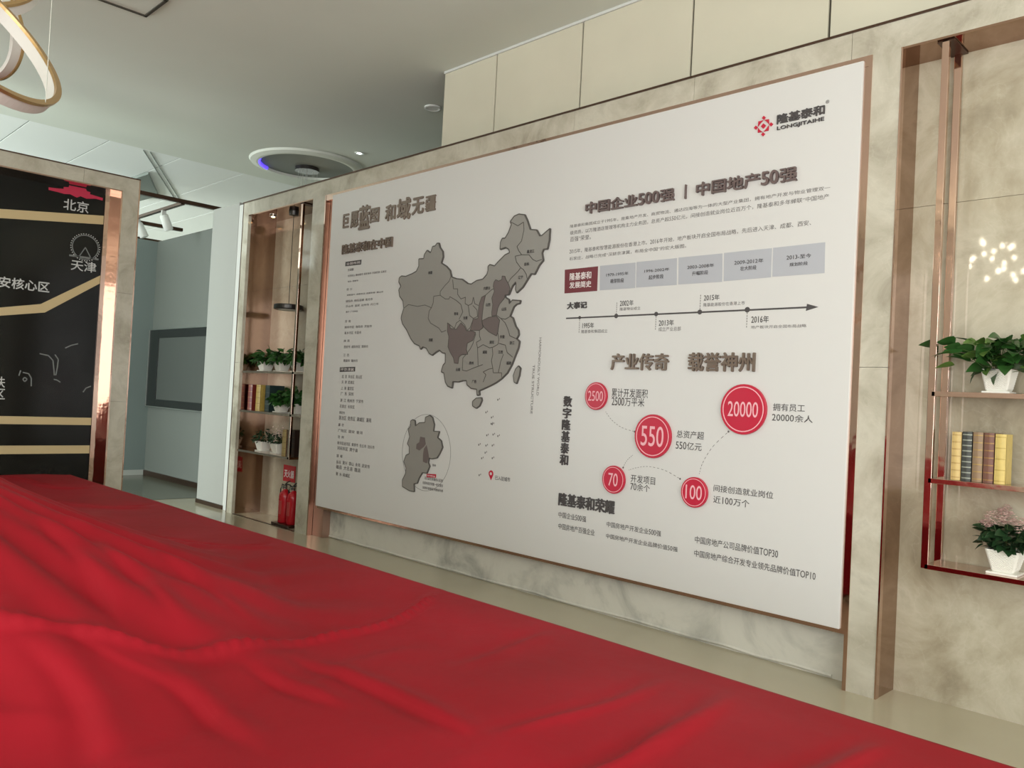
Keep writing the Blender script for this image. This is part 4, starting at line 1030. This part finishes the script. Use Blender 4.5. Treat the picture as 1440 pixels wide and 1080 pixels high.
# kalanchoe with pale pink blossom below
t = thing('potted_kalanchoe', 'pink-flowering plant in a white lattice pot on the bottom shelf of the right niche', 'potted plant', (-1.235, 0.135, 0.811))
pot_parts(t, 0.165, 0.13, flare=0.66)
bm = bmesh.new()
for k in range(170):
    a = rnd.uniform(0, 2 * math.pi)
    rr = 0.105 * math.sqrt(rnd.random())
    x, y = rr * math.cos(a) * 1.1, rr * math.sin(a) * 0.95
    z = 0.13 + rnd.uniform(0, 0.13) * (1 - rr * 2)
    place_leaf(KLEAF[0], t, (x, min(y, 0.07), z), (x + rnd.uniform(-.04, .04), min(0.01, y + rnd.uniform(-.04, .04)), rnd.uniform(-0.04, 0.06)), rnd.uniform(-1, 1), rnd.uniform(0.8, 1.35))
for cx_, cy_, cz_, rr in ((-0.06, -0.03, 0.29, 0.045), (0.01, -0.03, 0.295, 0.04), (0.08, -0.04, 0.27, 0.045), (0.14, -0.06, 0.21, 0.035), (-0.02, 0.03, 0.33, 0.035), (-0.10, -0.02, 0.25, 0.03), (0.12, 0.02, 0.26, 0.03)):
    tube([(cx_ * 0.4, cy_ * 0.4, 0.13), (cx_, cy_, cz_ - 0.01)], 0.0016, 4, bm)
    fb_ = bmesh.new()
    for k in range(46):
        v_ = Vector((rnd.gauss(0, 1), rnd.gauss(0, 1), rnd.gauss(0, .7)))
        v_ = v_.normalized() * rr * rnd.uniform(0.6, 1.0)
        c = Vector((cx_, cy_, cz_)) + v_
        for q in range(4):
            a = q * math.pi / 2 + k
            e1 = Vector((math.cos(a), math.sin(a), 0.2)) * 0.011
            e2 = Vector((-math.sin(a), math.cos(a), 0.3)) * 0.007
            f_ = [fb_.verts.new(c), fb_.verts.new(c + e1 + e2), fb_.verts.new(c + e1 * 1.3), fb_.verts.new(c + e1 - e2)]
            fb_.faces.new(f_)
    tag(obj('blossom_cluster', fb_, M['blossom'], t), kind='stuff')
tag(obj('stems', bm, M['stem'], t), kind='stuff')


def small_plant(x, z, label, group, w, kind, seed, y=0.17):
    """a plant of the left niche: a few pixels tall leaves, so the foliage is one part"""
    rn = random.Random(seed)
    t = thing('potted_plant', label, 'potted plant', (x, y, z), group)
    pot_parts(t, 0.17, 0.12, lattice=False, flare=0.68)
    bm = bmesh.new()
    me = LEAF[0] if kind == 'green' else KLEAF[0]
    for k in range(120):
        a = rn.uniform(0, 2 * math.pi)
        rr = w * math.sqrt(rn.random())
        px_, py_ = rr * math.cos(a), max(-0.13, min(0.11, rr * math.sin(a) * 0.7))
        pz_ = 0.12 + rn.uniform(0.0, 0.17) * (1 - (rr / w) ** 2 * 0.8)
        d = Vector((px_ + rn.uniform(-.05, .05), py_ + rn.uniform(-.05, .05), rn.uniform(-0.07, 0.05)))
        xx = d.normalized()
        yy = Vector((0, 0, 1)).cross(xx).normalized()
        zz = xx.cross(yy)
        MM = Matrix.Translation((px_, py_, pz_)) @ Matrix.Scale(0.8, 4) @ Matrix((xx, yy, zz)).transposed().to_4x4() @ Matrix.Rotation(rn.uniform(-1, 1), 4, 'X')
        n0 = len(bm.verts)
        bm.from_mesh(me)
        bm.verts.ensure_lookup_table()
        for v_ in bm.verts[n0:]:
            v_.co = MM @ v_.co
    tag(obj('foliage', bm, M['leaf'] if kind == 'green' else M['leaf_dark'], t), kind='stuff')
    if kind == 'pink':
        fb_ = bmesh.new()
        for k in range(150):
            c = Vector((rn.gauss(0, 0.07), rn.gauss(-0.02, 0.05), 0.24 + rn.gauss(0, 0.04)))
            f_ = [fb_.verts.new(c + Vector((rn.uniform(-.012, .012), rn.uniform(-.012, .012), rn.uniform(-.012, .012)))) for q in range(3)]
            fb_.faces.new(f_)
        tag(obj('blossom', fb_, M['blossom'], t), kind='stuff')
    return t


small_plant(-9.42, 1.80, 'green plant in a white pot, left end of the top shelf in the left niche', 'plants in the left niche', 0.155, 'green', 1)
small_plant(-9.02, 1.80, 'green plant in a white pot, middle one on the top shelf in the left niche', 'plants in the left niche', 0.15, 'green', 2)
small_plant(-8.62, 1.80, 'green plant in a white pot by the rack post, top shelf in the left niche', 'plants in the left niche', 0.15, 'green', 3)
small_plant(-8.98, 1.31, 'green plant in a white pot beside the dark book, middle shelf in the left niche', 'plants in the left niche', 0.14, 'green', 4)
small_plant(-8.60, 1.31, 'green plant in a white pot behind the rack post, middle shelf in the left niche', 'plants in the left niche', 0.14, 'green', 5)
small_plant(-9.36, 0.815, 'dark green plant in a white pot, bottom shelf in the left niche', 'plants in the left niche', 0.16, 'dark', 6)
small_plant(-8.99, 0.815, 'pink-flowering plant in a white pot, bottom shelf in the left niche', 'plants in the left niche', 0.14, 'pink', 8)


# ------------------------------------------------------------------ books
def book(x0, x1, y0, y1, z, h, rgb, label, group, band=None, bands=6):
    t = thing('book', label, 'book', ((x0 + x1) / 2, y0, z), group)
    w = (x1 - x0) / 2
    d = y1 - y0
    cm = mat('book_cover', rgb, 0.45, noise=0.08, nscale=30)
    for a, b_ in ((-w, -w + 0.003), (w - 0.003, w)):
        obj('cover_board', B(a, b_, 0.004, d, 0, h), cm, t)
    bm = bmesh.new()                         # rounded spine
    n = 8
    rows = []
    for z_ in (0, h):
        rows.append([bm.verts.new((-w + 2 * w * i / n, 0.006 - 0.008 * math.sin(math.pi * i / n), z_)) for i in range(n + 1)] + [bm.verts.new((w, 0.010, z_)), bm.verts.new((-w, 0.010, z_))])
    k = len(rows[0])
    bm.faces.new(rows[0][::-1])
    bm.faces.new(rows[1])
    for i in range(k):
        bm.faces.new((rows[0][i], rows[0][(i + 1) % k], rows[1][(i + 1) % k], rows[1][i]))
    sp = obj('spine', bm, cm, t)
    bmat = mat('spine_band', band, 0.4, 0.2)
    for i in range(bands):
        zz = h * (0.06 + 0.88 * i / (bands - 1))
        bm = bmesh.new()
        rr = []
        for z_ in (zz - 0.003, zz + 0.003):
            rr.append([bm.verts.new((-w * 0.96 + 2 * w * 0.96 * j / n, 0.004 - 0.008 * math.sin(math.pi * j / n), z_)) for j in range(n + 1)])
        for j in range(n):
            bm.faces.new((rr[0][j], rr[0][j + 1], rr[1][j + 1], rr[1][j]))
        obj('raised_band', bm, bmat, sp)
    obj('pages', B(-w + 0.003, w - 0.003, 0.010, d - 0.006, 0.004, h - 0.004), M['paper'], t)
    return t


zb = 1.289
book(-1.500, -1.452, 0.06, 0.22, zb, 0.263, (204, 176, 112), 'cream yellow book at the left end of the row in the right niche', 'books in the right niche', (178, 146, 84), 7)
book(-1.447, -1.398, 0.055, 0.22, zb, 0.268, (52, 54, 48), 'dark book with grey spine bands, second in the right niche row', 'books in the right niche', (138, 142, 128), 9)
book(-1.393, -1.344, 0.055, 0.22, zb, 0.268, (138, 112, 84), 'tan brown book between the dark and maroon books in the right niche', 'books in the right niche', (160, 130, 72), 7)
book(-1.339, -1.290, 0.055, 0.22, zb, 0.268, (112, 72, 56), 'reddish brown book with gold bands in the right niche', 'books in the right niche', (146, 108, 56), 7)
book(-1.284, -1.232, 0.05, 0.17, zb, 0.265, (206, 182, 104), 'golden yellow book at the right end of the row in the right niche', 'books in the right niche', (182, 156, 80), 5)
g2 = 'books in the left niche'
book(-9.71, -9.60, 0.10, 0.30, 1.31, 0.32, (110, 26, 26), 'dark red book at the left end of the middle shelf in the left niche', g2, (150, 110, 60), 5)
book(-9.50, -9.39, 0.10, 0.30, 1.31, 0.32, (186, 158, 80), 'mustard yellow book on the middle shelf in the left niche', g2, (150, 120, 50), 5)
book(-9.27, -9.16, 0.10, 0.30, 1.31, 0.32, (34, 52, 50), 'dark teal book beside the plant, middle shelf in the left niche', g2, (90, 100, 90), 5)
book(-8.80, -8.70, 0.10, 0.30, 0.815, 0.30, (168, 146, 98), 'cream book on the bottom shelf in the left niche', g2, (140, 120, 76), 5)
book(-8.69, -8.60, 0.09, 0.30, 0.815, 0.30, (88, 56, 34), 'brown book beside the cream book on the bottom shelf', g2, (120, 90, 50), 5)
book(-8.59, -8.50, 0.09, 0.30, 0.815, 0.31, (46, 32, 26), 'blackish brown book by the rack post on the bottom shelf', g2, (80, 60, 40), 5)

# ------------------------------------------------------------------ pendant in the left niche
t = thing('disc_pendant', 'dark flat disc pendant lamp hanging in the left niche', 'pendant lamp', (-8.98, 0.19, 2.55))
obj('shade', lathe([(0, 0.0), (0.165, 0.0), (0.175, 0.01), (0.175, 0.055), (0.165, 0.062), (0, 0.062)], 40), M['gunmetal'], t, bevel=0.002)
obj('diffuser', lathe([(0, -0.004), (0.12, -0.004), (0.12, 0.0), (0, 0.0)], 32), M['ring_white'], t)
obj('cord', tube([(0, 0, 0.06), (0, 0, 1.19)], 0.004, 6), M['rubber'], t)
obj('ceiling_cup', lathe([(0, 1.14), (0.055, 1.15), (0.06, 1.20), (0, 1.20)], 24), M['gunmetal'], t)
for i, (x, lab) in enumerate(((-9.45, 'small lit spotlight in the soffit at the left of the left niche'), (-0.0, ''))):
    if lab:
        t = thing('niche_spotlight', lab, 'spotlight', (x, 0.17, 3.735))
        obj('rim', lathe([(0, 0.012), (0.045, 0.012), (0.045, 0.0), (0.03, 0.0), (0, 0.003)], 20), M['chrome'], t)
        obj('lamp', lathe([(0, -0.003), (0.022, -0.003), (0.022, 0.002), (0, 0.002)], 12), M['warm'], t)

# ------------------------------------------------------------------ fire extinguishers and their sign
def extinguisher(x, y, label):
    t = thing('fire_extinguisher', label, 'fire extinguisher', (x, y, 0.03), 'fire extinguishers in the left niche')
    obj('cylinder', lathe([(0, 0.0), (0.066, 0.0), (0.072, 0.01), (0.072, 0.30), (0.064, 0.345), (0.04, 0.37), (0.026, 0.378), (0.026, 0.39), (0, 0.39)], 28), M['extinguisher'], t, smooth=True)
    lab_ = bmesh.new()
    prev = None
    for k in range(9):
        a = math.radians(-150 + 90 * k / 8)
        r_ = 0.0728
        q = [lab_.verts.new((r_ * math.cos(a), r_ * math.sin(a), z_)) for z_ in (0.10, 0.26)]
        if prev:
            lab_.faces.new((prev[0], q[0], q[1], prev[1]))
        prev = q
    obj('instruction_label', lab_, mat('extinguisher_label', (166, 60, 58), 0.5), t)
    obj('valve', lathe([(0, 0.39), (0.02, 0.39), (0.02, 0.43), (0, 0.435)], 14), M['chrome'], t)
    obj('handle', tube([(-0.01, 0, 0.43), (0.05, 0, 0.45), (0.10, 0, 0.445)], 0.008, 6), M['rubber'], t)
    obj('lever', tube([(-0.015, 0, 0.44), (0.04, 0, 0.475), (0.09, 0, 0.49)], 0.007, 6), M['rubber'], t)
    obj('gauge', lathe([(0, 0.0), (0.016, 0.0), (0.016, 0.012), (0, 0.012)], 14), M['chrome'], t, loc=(0, -0.03, 0.41)).rotation_euler = (math.pi / 2, 0, 0)
    obj('hose', tube([(-0.01, 0, 0.42), (-0.06, -0.01, 0.44), (-0.088, -0.015, 0.38), (-0.084, -0.015, 0.2), (-0.082, -0.012, 0.1)], 0.008, 6), M['rubber'], t)
    return t


extinguisher(-8.72, 0.14, 'red fire extinguisher standing left of the pair in the left niche')
extinguisher(-8.55, 0.15, 'red fire extinguisher standing right of the pair, nearest the white board')
tag(obj('extinguisher_tray', B(-8.84, -8.44, 0.04, 0.26, 0.001, 0.03), M['edge'], bevel=0.004), 'low dark tray under the two fire extinguishers', 'tray')
sg = thing('extinguisher_sign', 'small red fire extinguisher sign with white characters on the niche wall', 'sign', (-9.07, 0.383, 0.46))
obj('plate', B(-0.14, 0.14, -0.006, 0.0, 0, 0.20), M['extinguisher'], sg)
text('lettering', '灭火器', -9.185, 0.51, -8.955, 0.60, M['white_ink'], sg, 0.006, 0, 0.02, lambda u, v, d: (u + 9.07, -d, v - 0.46))

# ------------------------------------------------------------------ the model table under its red cloth
t = thing('model_table', 'long low display table hidden under the red cloth', 'table', (-4.2, -4.7, 0))
obj('plinth', B(-3.5, 3.5, -2.0, 2.0, 0, 0.66), M['wood'], t)
obj('tabletop', B(-3.66, 3.70, -2.26, 2.205, 0.66, 0.725), M['wood'], t, bevel=0.006)


def cloth():
    X0, X1, Y0, Y1 = -7.88, -0.46, -7.0, -2.468
    nx, ny = 520, 360
    xs_ = np.linspace(X0, X1, nx)
    ys_ = np.linspace(Y0, Y1, ny)
    X, Y = np.meshgrid(xs_, ys_)
    rng = np.random.default_rng(5)
    Z = np.full_like(X, 0.748)
    # the tall part of the covered model at the left pushes the cloth up like a tent
    cx_, cy_ = -3.6, -4.5
    dx, dy = X - cx_, Y - cy_
    r = np.hypot(dx, dy)
    th = np.arctan2(dy, dx)
    tent = 0.70 * np.clip(1 - r / (1.62 + 0.10 * np.sin(3 * th + 0.6)), 0, 1) ** 1.25
    fold = 0.013 * np.sin(17 * th + 2.0 * r) + 0.010 * np.sin(31 * th + 1.0) + 0.012 * np.sin(9 * th - 1.0)
    Z += tent + fold * np.exp(-((r - 1.0) / 0.62) ** 2) * (r > 0.05)
    # sagging swags between the table's supports

    def ridge(pts, amp, wid, skew=0.0, freq=0.0):
        D = np.full_like(X, 9.0)
        S = np.zeros_like(X)
        sacc = 0.0
        T = np.zeros_like(X)
        tot = sum(math.dist(a, b_) for a, b_ in zip(pts, pts[1:]))
        for (xa, ya), (xb, yb) in zip(pts, pts[1:]):
            L_ = math.hypot(xb - xa, yb - ya)
            tt = np.clip(((X - xa) * (xb - xa) + (Y - ya) * (yb - ya)) / L_ ** 2, 0, 1)
            px_, py_ = xa + tt * (xb - xa), ya + tt * (yb - ya)
            d = np.hypot(X - px_, Y - py_)
            sd_ = ((X - xa) * (yb - ya) - (Y - ya) * (xb - xa)) / L_
            better = d < D
            D = np.where(better, d, D)
            S = np.where(better, sd_, S)
            T = np.where(better, (sacc + tt * L_) / tot, T)
            sacc += L_
        env = np.clip(np.minimum(T, 1 - T) * 3.2, 0, 1)
        env = env * env * (3 - 2 * env) if not freq else np.clip(np.minimum(T, 1 - T) * 8, 0, 1)
        w_ = np.where(S > 0, wid, wid * (1 + skew))
        g = amp * np.exp(-(D / w_) ** 2) * env
        if freq:
            g = g * (1 + 0.14 * np.sin(T * freq) + 0.08 * np.sin(T * freq * 2.7 + 1))
        return g

    def sm(p, n=10):
        return smooth_line(p, n)

    seam = sm([(-2.62, -4.6), (-2.50, -4.26), (-2.44, -4.07), (-2.36, -3.86), (-2.38, -3.66), (-2.42, -3.45), (-2.51, -2.93), (-2.84, -2.40)])
    Z += ridge(seam, 0.020, 0.019, 1.0, 300)
    Z -= ridge([(a + -0.09, b_ + 0.03) for a, b_ in seam], 0.008, 0.07)
    # swags that sag between the far supports
    for pts in ([(-6.75, -3.25), (-6.17, -3.03), (-5.84, -2.88), (-5.74, -2.68), (-5.90, -2.47)],
                [(-5.0, -3.2), (-4.52, -3.01), (-4.17, -2.84), (-4.10, -2.64), (-4.31, -2.47)],
                [(-7.85, -3.05), (-7.54, -2.94), (-7.04, -2.82), (-7.0, -2.62), (-7.33, -2.47)]):
        Z -= ridge(sm(pts), 0.030, 0.022, 0.5)
        Z += ridge([(a + 0.075, b_ - 0.02) for a, b_ in sm(pts)], 0.014, 0.04)
    # ridges running down off the raised part and across the near corner
    for pts, amp, wid in (([(-2.51, -4.26), (-2.35, -4.18), (-2.13, -4.14), (-1.80, -4.20)], 0.026, 0.035),
                          ([(-2.62, -4.18), (-2.35, -4.02), (-2.14, -3.88), (-1.70, -3.86)], 0.024, 0.03),
                          ([(-3.3, -4.05), (-2.99, -3.95), (-2.70, -3.92), (-2.43, -3.91)], 0.022, 0.03),
                          ([(-3.35, -3.92), (-3.03, -3.82), (-2.75, -3.76), (-2.45, -3.74)], 0.022, 0.03),
                          ([(-3.4, -3.78), (-3.1, -3.60), (-2.8, -3.50), (-2.5, -3.46)], 0.018, 0.035),
                          ([(-2.31, -3.68), (-2.15, -3.61), (-1.85, -3.56)], 0.016, 0.022),
                          ([(-2.35, -3.50), (-1.95, -3.42), (-1.45, -3.42)], 0.018, 0.025),
                          ([(-1.45, -4.0), (-1.19, -3.40), (-1.20, -2.95), (-1.30, -2.50)], 0.030, 0.03),
                          ([(-1.50, -3.45), (-1.42, -3.0), (-1.47, -2.6)], 0.012, 0.022),
                          ([(-0.95, -3.4), (-0.85, -3.0), (-0.82, -2.5)], 0.018, 0.025),
                          ([(-2.06, -2.48), (-2.02, -2.70), (-1.94, -3.13)], 0.010, 0.03)):
        Z += ridge(sm(pts), amp * 0.8, wid * 0.8, 1.2)
        Z -= ridge([(a - 0.05, b_ - 0.03) for a, b_ in sm(pts)], amp * 0.6, wid * 1.3)
    for k in range(34):                      # long faint creases
        x0, y0 = rng.uniform(-7.5, -0.9), rng.uniform(-4.6, -2.6)
        a = rng.uniform(0.6, 2.4)
        l_ = rng.uniform(0.4, 1.5)
        b_ = rng.uniform(-0.3, 0.3)
        pts = [(x0, y0), (x0 + 0.5 * l_ * math.cos(a), y0 - 0.5 * l_ * math.sin(a)), (x0 + l_ * math.cos(a + b_), y0 - l_ * math.sin(a + b_))]
        Z += ridge(sm(pts, 4), rng.uniform(0.004, 0.014), rng.uniform(0.02, 0.07), 0.8)
    Z += 0.006 * np.sin(3.1 * X + 1.3 * np.sin(2.2 * Y)) + 0.005 * np.sin(5.3 * Y + 2.0 * np.sin(1.7 * X))
    # keep a clean, nearly straight line along the table's edge
    e = np.clip((Y1 - Y) / 0.22, 0, 1)
    e = e * e * (3 - 2 * e)
    Z = 0.742 + (Z - 0.742) * (0.25 + 0.75 * e)
    Z = np.maximum(Z, 0.731)
    verts = np.stack([X, Y, Z], -1).reshape(-1, 3)
    idx = np.arange(nx * ny).reshape(ny, nx)
    faces = np.stack([idx[:-1, :-1], idx[:-1, 1:], idx[1:, 1:], idx[1:, :-1]], -1).reshape(-1, 4)
    verts = [tuple(v_) for v_ in verts]
    faces = [tuple(map(int, f)) for f in faces]
    # the skirt: pleated drop on all four sides
    loop = [int(i) for i in idx[0, :]] + [int(i) for i in idx[1:, -1]] + [int(i) for i in idx[-1, -2::-1]] + [int(i) for i in idx[-2:0:-1, 0]]
    n = len(loop)
    prev = loop
    cxm, cym = (X0 + X1) / 2, (Y0 + Y1) / 2
    for lv, (dz, out) in enumerate(((0.015, 0.012), (0.05, 0.018), (0.2, 0.03), (0.45, 0.045), (0.70, 0.06))):
        cur = []
        for k, i in enumerate(loop):
            x, y, z = verts[i]
            nxv = (1 if x > X1 - 1e-3 else (-1 if x < X0 + 1e-3 else 0))
            nyv = (1 if y > Y1 - 1e-3 else (-1 if y < Y0 + 1e-3 else 0))
            o_ = out + 0.02 * (lv / 4) * math.sin(k * 0.23 + 1.5 * math.sin(k * 0.05))
            verts.append((x + nxv * o_, y + nyv * o_, max(0.012, z - dz)))
            cur.append(len(verts) - 1)
        for k in range(n):
            j = (k + 1) % n
            faces.append((prev[k], cur[k], cur[j], prev[j]))
        prev = cur
    me = bpy.data.meshes.new('red_cloth')
    me.from_pydata(verts, [], faces)
    me.materials.append(M['cloth'])
    me.shade_smooth()
    o = bpy.data.objects.new('red_cloth', me)
    COL.objects.link(o)
    return tag(o, 'large red satin cloth draped over the display table in the foreground', 'cloth')


cloth()
flush_texts()
